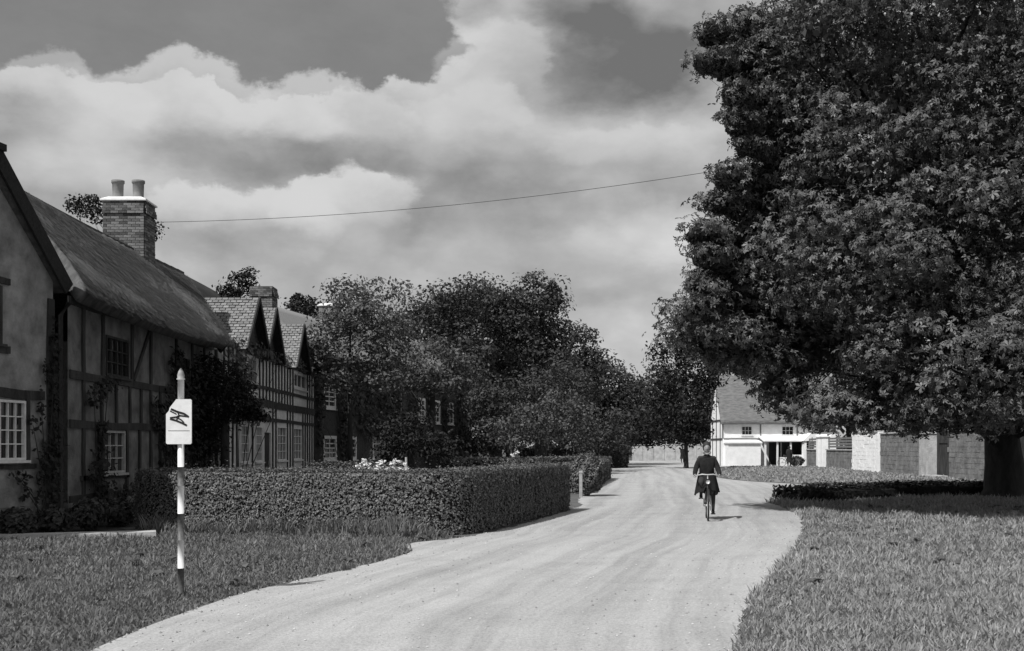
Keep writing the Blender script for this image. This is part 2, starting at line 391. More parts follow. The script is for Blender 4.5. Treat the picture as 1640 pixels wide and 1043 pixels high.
def tree(name, label, x, y, prims, leafm='leaf_mid', size=.45, per=5, lobe=1.1, style='kite', trunk=.3, group=None, cat='tree', barkvis=True, flat=.6, fill=.25, zmin=None, trunk_xy=None):
    """prims in world coordinates; Empty at the trunk base"""
    t = thing(name, label, cat, (x, y, 0), 0, group)
    pr = [(p[0] - x, p[1] - y) + tuple(p[2:]) for p in prims]
    if style == 'kite': size *= .68; per *= 2.8; fill = max(fill * 3.5, .4)
    P, Nn = crown_points(pr, per, lobe, flat)
    if zmin is not None:
        k = P[:, 2] > zmin + rng.normal(0, .12, len(P)); P, Nn = P[k], Nn[k]
    sets = [leaves(P, Nn, size, style)]
    # inner leaves that close the crown, toned darker for the shade in there
    if fill:
        Pi = []
        for p in pr:
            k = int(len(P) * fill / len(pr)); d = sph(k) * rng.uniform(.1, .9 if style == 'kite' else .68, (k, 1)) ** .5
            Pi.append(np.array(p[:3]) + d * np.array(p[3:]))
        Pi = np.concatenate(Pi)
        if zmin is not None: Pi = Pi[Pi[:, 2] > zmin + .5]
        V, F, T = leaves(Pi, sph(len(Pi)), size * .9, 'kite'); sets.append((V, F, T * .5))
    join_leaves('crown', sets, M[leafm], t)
    top = max(p[2] for p in pr)
    mb = MB(); r2 = random.Random(int(abs(x * 31 + y * 17)))
    cx = sum(p[0] for p in pr) / len(pr); cy = sum(p[1] for p in pr) / len(pr)
    if size > .2 and style == 'palm': cx *= .25; cy *= .35
    h1 = min(p[2] for p in pr)
    pts = [(0, 0, -.15), (.02, 0, .25), (0, .03, h1 * .5), (cx * .15, cy * .15, h1), (cx * .5, cy * .5, (h1 + top) / 2), (cx * .8, cy * .8, top)]
    mb.tube(pts, [trunk * 1.55, trunk * 1.12, trunk, trunk * .85, trunk * .55, trunk * .2], 12)
    mb.build('trunk', M['bark'], t, True)
    lm = MB()
    for p in pr:
        a = Vector((0, 0, max(h1 * .6, .8))).lerp(Vector((cx * .4, cy * .4, top * .7)), r2.random() * .7)
        b = Vector(p[:3]); mid = a.lerp(b, .5) + Vector((r2.uniform(-.4, .4), r2.uniform(-.4, .4), .3))
        kk = min(1, p[3] / 3)
        lm.tube([a, mid, b], [trunk * .45 * kk, trunk * .28 * kk, trunk * .06 * kk], 7)
        for k in range(3):
            q = b + Vector((r2.uniform(-1, 1) * p[3], r2.uniform(-1, 1) * p[4], r2.uniform(-.6, .8) * p[5])) * .75
            lm.tube([mid.lerp(b, .5), mid.lerp(q, .7), q], [trunk * .14 * kk, trunk * .08 * kk, trunk * .02 * kk], 5)
    lm.build('limbs', M['bark'], t, True)
    return t

def at(px, py, Y):  # point seen at photo pixel at depth Y
    return ((px - 820) * Y / 1800, Y, 1.6 - (py - 716) * Y / 1800)

def ptree(name, label, Y, spec, depth=None, **kw):
    """spec: list of (px, py, rpx, rpy) crown lobes in photo pixels at depth Y"""
    prims = []
    for i, s in enumerate(spec):
        px, py, rx, rz = s[:4]; dy = s[4] if len(s) > 4 else 0
        X, _, Z = at(px, py, Y + dy); k = (Y + dy) / 1800
        prims.append((X, Y + dy, Z, rx * k, (depth or (rx * k)), rz * k))
    tx = kw.pop('tx', None); x = tx if tx is not None else sum(p[0] for p in prims) / len(prims)
    return tree(name, label, x, Y, prims, **kw)

# ------------------------------------------------------------------ ground
def sheet(name, poly, z, m, sub=None):
    mb = MB(); mb.add([(x, y, z) for x, y in poly], [tuple(range(len(poly)))]); o = mb.build(name, m); o['kind'] = 'structure'; return o
def smooth_poly(pts, it=2):
    for _ in range(it):
        q = []
        for i in range(len(pts)):
            a = pts[i]; b = pts[(i + 1) % len(pts)]
            q += [(a[0] * .75 + b[0] * .25, a[1] * .75 + b[1] * .25), (a[0] * .25 + b[0] * .75, a[1] * .25 + b[1] * .75)]
        pts = q
    return pts
o = sheet('ground', [(-2500, -60), (2500, -60), (2500, 4500), (-2500, 4500)], 0, M['ground'])
road_left = [(-3.5, -20), (-3.4, 6), (-3.3, 9), (-3.25, 10), (-3.12, 11.1), (-2.9, 12.6), (-2.1, 14.7), (-1.7, 16.2), (-1.5, 17.1), (-1.75, 17.9), (-1.7, 18.8), (-.8, 19.7), (.3, 23.5), (1.6, 29), (2.0, 31), (1.9, 33.5), (2.5, 37.5), (3.2, 41), (5.2, 60), (6.2, 74), (6.6, 80), (2, 88), (-20, 96), (-20, 118), (6, 126), (20, 133)]
road_right = [(36, 131), (26, 112), (16.5, 88), (13.3, 76), (11.3, 66), (10.6, 58), (10.8, 52), (13, 47), (18, 43.3), (26, 40.5), (60, 37), (60, 33), (26, 38.5), (17, 38.9), (11.3, 37.2), (8.3, 34.6), (7.3, 32.6), (7.3, 30.6), (7.0, 28.6), (6.7, 26), (5.6, 21.5), (4.2, 16.8), (3.2, 13.9), (2.5, 11.8), (2.03, 10), (1.7, 8.6), (1.1, 5), (.9, -20)]
def jag(pts, amp):
    out = []
    for i in range(len(pts)):
        a = pts[i]; b = pts[(i + 1) % len(pts)]; L = math.dist(a, b)
        out.append(a)
        if a[1] > -5 and a[1] < 45 and b[1] > -5:
            n = int(L / .18)
            for k in range(1, n): 
                t = k / n; out.append((a[0] + (b[0] - a[0]) * t + rnd.gauss(0, amp), a[1] + (b[1] - a[1]) * t + rnd.gauss(0, amp)))
    return out
sheet('road', jag(smooth_poly(road_left + road_right, 2), .035), .006, M['road'])
sheet('grass_verge_by_wall', smooth_poly([(13.6, 76), (11.6, 66), (10.9, 58), (11.1, 52.5), (13.4, 48), (18, 44), (23.6, 41), (24.2, 60), (24.4, 80), (24.6, 92), (17.8, 93.8), (16.5, 87)], 1), .011, M['verge'])
pth = MB(); a_ = [(-9.6, 18.95), (-6.35, 20.05), (-6.5, 20.5), (-9.6, 19.4)]
pth.add([(x, y, -.05) for x, y in a_] + [(x, y, .085) for x, y in a_], [(3, 2, 1, 0), (4, 5, 6, 7)] + [(i, (i + 1) % 4, 4 + (i + 1) % 4, 4 + i) for i in range(4)])
o = pth.build('garden_path', M['path']); o['kind'] = 'structure'
sheet('flower_bed', [(-9.4, 19.6), (-6.9, 20.7), (-7.8, 22.3), (-8.1, 33), (-9.5, 33)], .008, M['earth'])

# ------------------------------------------------------------------ house kit (local frame: x along facade, y into the house, z up; outside is -y)
def wall_face(parent, u0, u1, z0, z1, openings, m, name='wall', depth=6.0, v=0.0, rev=.14, back=True, extra=None):
    us = sorted({u0, u1, *[o[0] for o in openings], *[o[1] for o in openings]}); zs = sorted({z0, z1, *[o[2] for o in openings], *[o[3] for o in openings]})
    mb = MB()
    for i in range(len(us) - 1):
        for j in range(len(zs) - 1):
            uc = (us[i] + us[i + 1]) / 2; zc = (zs[j] + zs[j + 1]) / 2
            if any(a < uc < b and c < zc < d for a, b, c, d in openings): continue
            mb.add([(us[i], v, zs[j]), (us[i + 1], v, zs[j]), (us[i + 1], v, zs[j + 1]), (us[i], v, zs[j + 1])], [(0, 1, 2, 3)])
    for a, b, c, d in openings:
        for p, q in (((a, c), (b, c)), ((b, c), (b, d)), ((b, d), (a, d)), ((a, d), (a, c))):
            mb.add([(p[0], v, p[1]), (q[0], v, q[1]), (q[0], v + rev, q[1]), (p[0], v + rev, p[1])], [(0, 1, 2, 3)])
    if back:
        mb.add([(u0, v, z0), (u0, v, z1), (u0, v + depth, z1), (u0, v + depth, z0)], [(0, 1, 2, 3)])
        mb.add([(u1, v, z0), (u1, v, z1), (u1, v + depth, z1), (u1, v + depth, z0)], [(3, 2, 1, 0)])
        mb.add([(u0, v + depth, z0), (u1, v + depth, z0), (u1, v + depth, z1), (u0, v + depth, z1)], [(3, 2, 1, 0)])
    if extra: extra(mb)
    return mb.build(name, m, parent)
def window(parent, a, b, c, d, cols, rows, v=0.0, fm='dull_paint', fw=.05, bar=.025, hood=False, vin=.06, pieces=False):
    """frame with sub-parts: glazing bars and panes"""
    mb = MB(); v0 = v - .025; v1 = v + vin + .05
    mb.bx(a, a + fw, v0, v1, c, d).bx(b - fw, b, v0, v1, c, d).bx(a + fw, b - fw, v0, v1, d - fw, d).bx(a + fw, b - fw, v0, v1, c, c + fw)
    mb.bx(a - .05, b + .05, v - .09, v - .026, c - .05, c - .002)
    w = mb.build('window', M[fm], parent)
    g = MB()
    ua = a + fw; ub = b - fw; za = c + fw; zb = d - fw
    for i in range(1, cols):
        x = ua + (ub - ua) * i / cols; g.bx(x - bar / 2, x + bar / 2, v + .0, v + vin, za, zb)
    for j in range(1, rows):
        z = za + (zb - za) * j / rows; g.bx(ua, ub, v + .004, v + vin - .004, z - bar / 2, z + bar / 2)
    if cols > 1 or rows > 1: g.build('glazing_bars', M[fm], w)
    pw, ph = (ub - ua) / cols, (zb - za) / rows
    if pieces:
        pm = MB().bx(-pw / 2, pw / 2, -.004, .004, -ph / 2, ph / 2); first = None
        for i in range(cols):
            for j in range(rows):
                if first is None: p = pm.build('pane', M['glass'], w); first = p
                else: p = bpy.data.objects.new('pane', first.data); link(p, w)
                p.location = (ua + (i + .5) * pw, v + vin - .01, za + (j + .5) * ph); p.rotation_euler = (rnd.uniform(-.02, .02), 0, rnd.uniform(-.02, .02))
    else:
        MB().bx(ua, ub, v + vin - .014, v + vin - .006, za, zb).build('pane', M['glass'], w)
    return w
def timber(parent, a, b, w=.16, v=0.0, name='timber', m='timber', label=None):
    mb = MB(); pts = []
    # slightly wavy old beam
    A = Vector((a[0], v - .02, a[1])); B = Vector((b[0], v - .02, b[1])); n = 4; d = (B - A); L = d.length; d.normalize(); side = Vector((-d.z, 0, d.x))
    offs = [0] + [rnd.uniform(-.02, .02) for _ in range(n - 1)] + [0]
    vs = []
    for i in range(n + 1):
        p = A + d * L * i / n + side * offs[i]; ww = w / 2 * rnd.uniform(.9, 1.1)
        for s_, y_ in ((-1, -.02), (1, -.02), (1, .06), (-1, .06)): vs.append(p + side * ww * s_ + Vector((0, y_, 0)))
    fs = [(0, 3, 2, 1), tuple(4 * n + k for k in range(4))]
    for i in range(n):
        for k in range(4):
            q = 4 * i + k; r = 4 * i + (k + 1) % 4; fs.append((q, r, r + 4, q + 4))
    mb.add(vs, fs); return mb.build(name, M[m], parent)

def slab(parent, e0, e1, r1, r0, th, nu, nv, noise, m, name='roof', sag=0, belly=0, over=None):
    """roof slope with thickness between eave e0-e1 and ridge r0-r1; smooth uneven top"""
    e0, e1, r0, r1 = map(Vector, (e0, e1, r0, r1))
    nrm = (e1 - e0).cross(r0 - e0).normalized()
    if nrm.z < 0: nrm = -nrm
    mb = MB(); ph = [rnd.uniform(0, 6) for _ in range(6)]
    top = []; bot = []
    for j in range(nv + 1):
        t = j / nv
        for i in range(nu + 1):
            s_ = i / nu
            p = e0.lerp(e1, s_).lerp(r0.lerp(r1, s_), t)
            edge = min(s_, 1 - s_, ) * nu
            rr = th * (1 - .28 * math.exp(-t * nv * .8)) * (1 - .12 * math.exp(-edge))
            dz = noise * (math.sin(s_ * 9 + ph[0] + t * 3) * .6 + math.sin(s_ * 23 + ph[1] + t * 5) * .35 + math.sin(t * 13 + ph[2] + s_ * 4) * .4 + rnd.uniform(-.35, .35))
            q = p + nrm * (rr + dz) + Vector((0, 0, -sag * math.sin(math.pi * s_) - belly * math.sin(math.pi * t)))
            if j == 0: q += Vector((0, 0, rnd.uniform(-noise, noise)))
            top.append(q); bot.append(p + Vector((0, 0, -sag * math.sin(math.pi * s_) - belly * math.sin(math.pi * t))))
    W = nu + 1; o = len(top); fs = []
    for j in range(nv):
        for i in range(nu):
            a = j * W + i; fs.append((a, a + 1, a + 1 + W, a + W)); fs.append((o + a, o + a + W, o + a + 1 + W, o + a + 1))
    for i in range(nu):
        fs.append((i, o + i, o + i + 1, i + 1)); a = nv * W + i; fs.append((a, a + 1, o + a + 1, o + a))
    for j in range(nv):
        a = j * W; fs.append((a, a + W, o + a + W, o + a)); a = j * W + nu; fs.append((a, o + a, o + a + W, a + W))
    mb.add(top + bot, fs); return mb.build(name, m, parent, True)
def tile_slope(parent, e0, e1, r1, r0, tw=.19, th=.13, m='tile', name='tile_courses', base='slate'):
    """overlapping clay tiles laid in courses, as geometry"""
    e0, e1, r0, r1 = map(Vector, (e0, e1, r0, r1))
    nrm = (e1 - e0).cross(r0 - e0).normalized()
    if nrm.z < 0: nrm = -nrm
    L = (r0 - e0).length; nr = max(2, int(L / th)); mb = MB()
    for j in range(nr):
        a = e0.lerp(r0, j / nr); b = e1.lerp(r1, j / nr); a2 = e0.lerp(r0, min(1, (j + 1.15) / nr)); b2 = e1.lerp(r1, min(1, (j + 1.15) / nr))
        n = max(1, int((b - a).length / tw)); o = (j % 2) * .5
        rowt = rnd.uniform(-.12, .12)
        for i in range(n + (1 if o else 0)):
            s0 = max(0, (i - o) / n); s1 = min(1, (i + 1 - o) / n)
            if s1 - s0 < .02: continue
            g = .012 / max((b - a).length, .1); h = .035 + rnd.uniform(-.01, .014)
            p = [a.lerp(b, s0 + g), a.lerp(b, s1 - g), a2.lerp(b2, s1 - g), a2.lerp(b2, s0 + g)]
            vs = [p[0] + nrm * h, p[1] + nrm * (h + rnd.uniform(-.006, .006)), p[2] + nrm * .012, p[3] + nrm * .012, p[0], p[1]]
            mb.add(vs, [(0, 1, 2, 3), (4, 5, 1, 0), (4, 0, 3), (5, 2, 1)], min(1, max(0, rnd.gauss(.5, .2) + rowt)))
    o = mb.build(name, M[m], parent); o['kind'] = 'stuff'; return o
def quad(mb, a, b, c, d): mb.add([a, b, c, d], [(0, 1, 2, 3)])

def chimney(parent, x, y, z0, z1, w, d, bricks=True, pots=((-.3, 0), (.3, 0)), pm='pot', ph=.7, pr=.16, cap=True, bm='brick'):
    mb = MB(); mb.bx(x - w / 2, x + w / 2, y - d / 2, y + d / 2, z0, z1 - .02)
    c = mb.build('chimney', M['mortar' if bricks else bm], parent)
    if bricks:
        bl, bh, bd = .215, .068, .03
        first = {}
        def put(key, dims, loc, mm):
            if key not in first:
                b = MB().box((0, 0, 0), dims, tone=.5).build('brick', mm, c); first[key] = b.data; b.location = loc
            else:
                b = bpy.data.objects.new('brick', first[key]); link(b, c); b.location = loc
        nz = int((z1 - z0) / .079)
        tones = []
        for k in range(4):
            tm = mat('brick_%d' % k, .06 + .035 * k, .09 + .045 * k, 20, bump=.4); tones.append(tm)
        for k in range(nz):
            z = z0 + .04 + k * .079
            if z < z0: continue
            proud = .012 + (.05 if k in (nz - 5, nz - 4) else .03 if k in (nz - 3,) else 0)
            nb = int(w / .225); st = w / nb; off = (k % 2) * st / 2
            for face in (-1,):
                for i in range(nb + (1 if off else 0)):
                    a = max(-w / 2, -w / 2 + i * st - off); b = min(w / 2, -w / 2 + (i + 1) * st - off)
                    if b - a < .04: continue
                    t_ = rnd.randrange(4); put(('f', round(b - a, 2), t_), (b - a - .012, bd, bh), (x + (a + b) / 2, y - d / 2 - proud + rnd.uniform(-.004, .004), z), tones[t_])
            nb = max(1, int(d / .225)); st = d / nb; off = (k % 2) * st / 2
            for i in range(nb + (1 if off else 0)):
                a = max(-d / 2, -d / 2 + i * st - off); b = min(d / 2, -d / 2 + (i + 1) * st - off)
                if b - a < .04: continue
                t_ = rnd.randrange(4)
                put(('s', round(b - a, 2), t_), (bd, b - a - .012, bh), (x - w / 2 - proud, y + (a + b) / 2, z), tones[t_])
    if cap:
        MB().add_pyr(x, y, z1 - .02, w + .14, d + .14, .14).build('flaunching', M['cream'], c)
    for px, py in pots:
        MB().lathe((x + px, y + py, z1 + .02), [(0, pr * 1.05), (.04, pr * 1.05), (.06, pr * .92), (ph - .1, pr), (ph - .08, pr * 1.16), (ph, pr * 1.16), (ph + .003, pr * .8)], 16).build('chimney_pot', M[pm], c, True)
    return c
def add_pyr(s, x, y, z, w, d, h):
    a, b = w / 2, d / 2; c, e = a * .72, b * .72
    vs = [(x - a, y - b, z), (x + a, y - b, z), (x + a, y + b, z), (x - a, y + b, z), (x - a, y - b, z + h * .35), (x + a, y - b, z + h * .35), (x + a, y + b, z + h * .35), (x - a, y + b, z + h * .35),
          (x - c, y - e, z + h), (x + c, y - e, z + h), (x + c, y + e, z + h), (x - c, y + e, z + h)]
    fs = [(0, 3, 2, 1), (8, 9, 10, 11)]
    for o in (0, 4):
        for k in range(4): fs.append((o + k, o + (k + 1) % 4, o + 4 + (k + 1) % 4, o + 4 + k))
    s.add(vs, fs); return s
MB.add_pyr = add_pyr

def straws(parent, e0, e1, r1, r0, th, n, sag=0):
    """loose straw ends lying down a thatched slope"""
    e0, e1, r0, r1 = [np.array(q, float) for q in (e0, e1, r0, r1)]
    nrm = np.cross(e1 - e0, r0 - e0); nrm /= np.linalg.norm(nrm)
    if nrm[2] < 0: nrm = -nrm
    s_ = rng.random((n, 1)); t_ = rng.random((n, 1)) ** 1.15
    p = (e0 * (1 - s_) + e1 * s_) * (1 - t_) + (r0 * (1 - s_) + r1 * s_) * t_ + nrm * (th * (1 - .28 * np.exp(-t_ * 14)) + rng.normal(.005, .012, (n, 1))) - np.array([0, 0, 1]) * sag * np.sin(np.pi * s_)
    dn = (e0 - r0) / np.linalg.norm(e0 - r0); al = (e1 - e0) / np.linalg.norm(e1 - e0)
    d = dn + al * rng.normal(0, .10, (n, 1)) + nrm * rng.normal(.07, .05, (n, 1)); L = rng.uniform(.12, .4, (n, 1)); w = al * rng.uniform(.008, .02, (n, 1))
    V = np.stack([p - w, p + w, p + d * L + w * .4, p + d * L - w * .4], 1).reshape(-1, 3)
    o = np_mesh('straw', V, np.arange(4 * n).reshape(-1, 4), M['straw'], parent, np.repeat(rng.beta(1.6, 3, n), 4)); o['kind'] = 'stuff'

# ------------------------------------------------------------------ cottage with gable at the left edge
def gable_cottage():
    rz = R(78)
    t = thing('gabled_cottage', 'plastered cottage wing with steep thatched gable at the left edge, leaded window below', 'cottage', (-8.72, 21.35, 0), rz)
    W = 3.82; EV = 4.75; AP = 6.5
    ops = [(-2.63, -.84, 1.36, 2.44), (-2.32, -1.5, 3.42, 4.45)]
    def gb(mb):
        mb.add([(-W, 0, EV), (0, 0, EV), (-W / 2, 0, AP)], [(0, 1, 2)]); mb.add([(-W, 6, EV), (0, 6, EV), (-W / 2, 6, AP)], [(2, 1, 0)])
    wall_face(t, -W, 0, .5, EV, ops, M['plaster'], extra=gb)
    MB().bx(-W - .03, .03, -.05, 6.03, -.1, .52).build('plinth', M['stone_dark'], t)
    for a, b, c, d in ops[:1]:
        window(t, a, b, c, d, 8, 4, fm='white_paint', bar=.022, fw=.045, pieces=True)
    window(t, *ops[1], 4, 4, fm='timber', fw=.07, pieces=True)
    timber(t, (-2.95, 2.56), (-.3, 2.56), .16); timber(t, (-.79, 2.46), (-.79, 1.3), .1); timber(t, (-2.7, 1.25), (-.55, 1.25), .09)
    timber(t, (-2.5, 3.33), (-1.3, 3.33), .12); timber(t, (-2.5, 4.54), (-1.3, 4.54), .12)
    timber(t, (-.09, .5), (-.09, 4.4), .2, name='corner_post')
    # two thatch slopes, ridge runs back from the gable
    ov = .16
    k = (AP - EV) / (W / 2); dz = k * .2
    slab(t, (.2, -ov, EV - dz - .02), (.2, 6, EV - dz - .02), (-W / 2, 6, AP + .03), (-W / 2, -ov, AP + .03), .3, 14, 8, .03, M['thatch'], 'thatch')
    slab(t, (-W - .2, -ov, EV - dz - .02), (-W - .2, 6, EV - dz - .02), (-W / 2, 6, AP + .03), (-W / 2, -ov, AP + .03), .3, 14, 8, .03, M['thatch'], 'thatch')
    # barge boards, coloured dark for the shade on the thatch edge
    for s in (1, -1):
        MB().beam((-W / 2 + s * (W / 2 + .22), -ov - .03, EV - dz + .06), (-W / 2, -ov - .03, AP + .22), .30, .05, up=(0, -1, 0)).build('barge_board', M['thatch_edge'], t)
    MB().tube([(.06, -.12, .1), (.06, -.12, 4.1), (.2, -.2, 4.35)], .05, 8).build('downpipe', M['black_paint'], t, True)
    MB().box((-W / 2, 2.8, AP + .3), (.3, 6.2, .12)).build('ridge_cap', M['thatch_edge'], t)
gable_cottage()

# ------------------------------------------------------------------ thatched timber-framed cottage
def thatched_cottage():
    t = thing('thatched_cottage', 'long timber framed cottage under a big sweeping thatched roof with a two pot chimney', 'cottage', (-8.5, 22, 0), R(90))
    U1 = 9.9; H = 4.5
    ops = [(1.35, 2.65, 1.04, 1.95), (1.5, 2.9, 3.1, 3.95), (5.2, 6.2, 1.0, 2.0), (6.6, 7.6, 3.1, 3.9), (7.6, 8.5, .1, 2.0)]
    mb = None
    def ex(m):
        m.add([(U1, 0, -.1), (U1 + 5.6, 2.9, -.1), (U1 + 5.6, 2.9, 7.1), (U1, 0, H)], [(0, 1, 2, 3)])
        m.add([(-.1, 6, 0), (U1 + 4, 6, 0), (U1 + 4, 6, H), (-.1, 6, H)], [(3, 2, 1, 0)])
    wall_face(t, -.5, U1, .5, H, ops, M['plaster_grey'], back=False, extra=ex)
    MB().bx(-.48, U1 + .02, -.06, .3, -.1, .52).build('plinth', M['stone_dark'], t)
    window(t, *ops[0], 3, 3, fm='dull_paint', pieces=True); window(t, *ops[1], 4, 3, fm='timber', pieces=True)
    window(t, *ops[2], 3, 3, fm='dull_paint'); window(t, *ops[3], 3, 3, fm='timber')
    d = MB().bx(7.62, 8.48, .05, .11, .1, 1.98).build('door', M['timber'], t); MB().box((8.35, .02, 1.05), (.04, .05, .14)).build('handle', M['grey_metal'], d)
    for z, w in ((.58, .16), (2.05, .15), (3.0, .16), (4.42, .16)):
        timber(t, (-.45, z), (4.95, z), w, v=-.006); timber(t, (5.0, z), (U1, z), w, v=-.006)
    timber(t, (.1, .98), (2.9, .98), .1)
    for u in (.25, 1.1, 1.3, 2.75, 3.6, 4.4, 5.1, 6.3, 7.5, 8.6, 9.5, 10.3):
        timber(t, (u, .58), (u, 2.05), .13)
    for u in (.25, 1.25, 2.1, 2.95, 3.7, 4.4, 5.1, 6.4, 7.8, 9, 10.3):
        timber(t, (u, 2.05), (u, 3.0), .11)
    for u in (.25, 1.3, 3.1, 4.4, 6.4, 7.8, 9, 10.3):
        timber(t, (u, 3.0), (u, 4.4), .13)
    timber(t, (3.2, 3.1), (4.3, 4.3), .11)
    # thatch: eave, ridge; end skewed as it is seen beyond the ridge
    slab(t, (-.6, -.22, 4.36), (8.85, -.55, 4.28), (U1 + 6.6, 2.9, 7.2), (2.6, 2.9, 7.2), .38, 90, 30, .045, M['thatch'], 'thatch', sag=.12, belly=.0)
    slab(t, (2.6, 6.6, 4.28), (U1 + 4.5, 6.6, 4.28), (U1 + 6.6, 2.9, 7.2), (2.6, 2.9, 7.2), .38, 24, 8, .035, M['thatch'], 'thatch', sag=.12)
    MB().beam((8.95, -.6, 4.35), (U1 + 6.7, 2.9, 7.35), .42, .06, up=(1, 0, 0)).build('barge_board', M['thatch_edge'], t)
    straws(t, (-.6, -.22, 4.36), (8.85, -.55, 4.28), (U1 + 6.6, 2.9, 7.2), (2.6, 2.9, 7.2), .38, 42000, .12)
    # row of hazel ridge ligger
    rb = MB()
    for i in range(19):
        u = 2.9 + i * .72
        rb.box((u, 2.9, 7.50 - .12 * math.sin(math.pi * (u + 2.5) / 19)), (.76, .5, .12))
    rb.build('ridge_roll', M['thatch'], t)
    chimney(t, 11.6, 2.95, 6.9, 8.88, .95, 1.22, pots=((0, .33), (0, -.28)), ph=.66, pr=.165)
    return t
thatched_cottage()

# rear slate-roofed range
def rear_range():
    t = thing('slate_roofed_range', 'dark low slate roof rising behind the end of the thatch', 'building', (-10.0, 40.5, 0), R(90))
    MB().bx(.2, 8, .3, 5.5, 0, 5.3).build('wall', M['brick_dark'], t)
    slab(t, (0, 0, 5.2), (8.2, 0, 5.2), (8.2, 2.9, 8.3), (0, 2.9, 8.3), .08, 10, 6, .004, M['slate'], 'roof')
    slab(t, (0, 5.9, 5.2), (8.2, 5.9, 5.2), (8.2, 2.9, 8.3), (0, 2.9, 8.3), .08, 10, 6, .004, M['slate'], 'roof')
    MB().add([(0.2, .3, 5.3), (0.2, 5.5, 5.3), (.2, 2.9, 7.9)], [(0, 1, 2)]) or None
    g = MB(); g.add([(0.2, .2, 5.2), (0.2, 5.6, 5.2), (.2, 2.9, 7.9)], [(0, 1, 2)]); g.build('gable', M['brick_dark'], t)
rear_range()

# ------------------------------------------------------------------ timbered house with row of gables
def gabled_house():
    t = thing('timbered_house', 'half timbered house with a row of steep tiled gables beyond the thatch', 'house', (-8.5, 33, 0), R(90))
    U1 = 15.2; H = 4.75
    ops = [(2.2, 3.3, 1.1, 2.3), (4.2, 5.2, 1.1, 2.3), (7.7, 9.3, 1.1, 2.35), (10.7, 12.4, 1.1, 2.35), (10.7, 13.4, 3.9, 4.55), (5.6, 6.6, .1, 2.1), (3.2, 4.3, 3.7, 4.5)]
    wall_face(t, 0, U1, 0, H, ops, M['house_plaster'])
    MB().bx(-.02, U1 + .02, -.05, .1, -.1, .4).build('plinth', M['stone_dark'], t)
    for o_ in ops[:4]: window(t, *o_, 3, 4, fm='white_paint')
    window(t, *ops[4], 3, 1, fm='white_paint', fw=.1); window(t, *ops[6], 3, 2, fm='dull_paint')
    d = MB().bx(5.62, 6.58, .05, .11, .1, 2.08).build('door', M['timber'], t); MB().box((6.4, .02, 1.05), (.04, .05, .14)).build('handle', M['grey_metal'], d)
    for z, w in ((.45, .14), (2.55, .12), (3.08, .26), (3.62, .12), (4.7, .2)):
        timber(t, (0, z), (7.5, z), w, v=-.006); timber(t, (7.5, z), (U1, z), w, v=-.006)
    u = .1
    while u < U1:
        if not any(a - .12 < u < b + .12 and c < 2.2 for a, b, c, d_ in ops): timber(t, (u, .45), (u, 3.0), .10)
        if not any(a - .1 < u < b + .1 and c > 3 for a, b, c, d_ in ops): timber(t, (u, 3.15), (u, 4.6), .10)
        u += .52
    # four cross gables; apex u, half width
    zb, za = 4.8, 6.42
    for i, (ua, hw) in enumerate(((3.35, 1.55), (6.0, 1.35), (11.2, 1.35), (14.2, 1.2))):
        g = MB(); g.add([(ua - hw, -.03, zb), (ua + hw, -.03, zb), (ua, -.03, za - .05)], [(0, 1, 2)]); gg = g.build('gable', M['brick_dark'], t)  # shade of the gable face is put into its dark colour
        f = .35; e = f * .9
        for s in (-1, 1):
            lo = (ua + s * (hw + .15), -e, zb - .2); lo2 = (ua + s * (hw + .15), 3.4, zb - .2)
            hi = (ua, -e, za); hi2 = (ua, 3.4, za)
            r = MB(); p = [Vector(lo), Vector(lo2), Vector(hi2), Vector(hi)]
            dn = Vector((0, 0, -.05)); r.add([*p, *[q + dn for q in p]], [(0, 1, 2, 3), (7, 6, 5, 4), (0, 4, 5, 1), (1, 5, 6, 2), (2, 6, 7, 3), (3, 7, 4, 0)])
            rr = r.build('roof_slope', M['slate'], t)
            tile_slope(rr, lo, lo2, hi2, hi)
            MB().beam((lo[0], -e - .03, lo[2]), (hi[0], -e - .03, hi[2] - .02), .16, .04).build('barge_board', M['timber'], t)
    # main roof behind
    r = MB(); quad(r, (0, 1.2, 4.7), (U1, 1.2, 4.7), (U1, 4.2, 6.4), (0, 4.2, 6.4)); quad(r, (0, 7, 4.7), (0, 4.2, 6.4), (U1, 4.2, 6.4), (U1, 7, 4.7))
    r.add([(0, 1.2, 4.7), (0, 4.2, 6.4), (0, 7, 4.7)], [(0, 1, 2)]); r.add([(U1, 1.2, 4.7), (U1, 4.2, 6.4), (U1, 7, 4.7)], [(0, 2, 1)])
    quad(r, (0, 0, 4.74), (U1, 0, 4.74), (U1, 1.2, 4.74), (0, 1.2, 4.74))
    r.build('main_roof', M['slate'], t)
    chimney(t, 12.0, 1.45, 4.8, 8.0, .85, .9, bricks=True, pots=(), cap=False)
gabled_house()

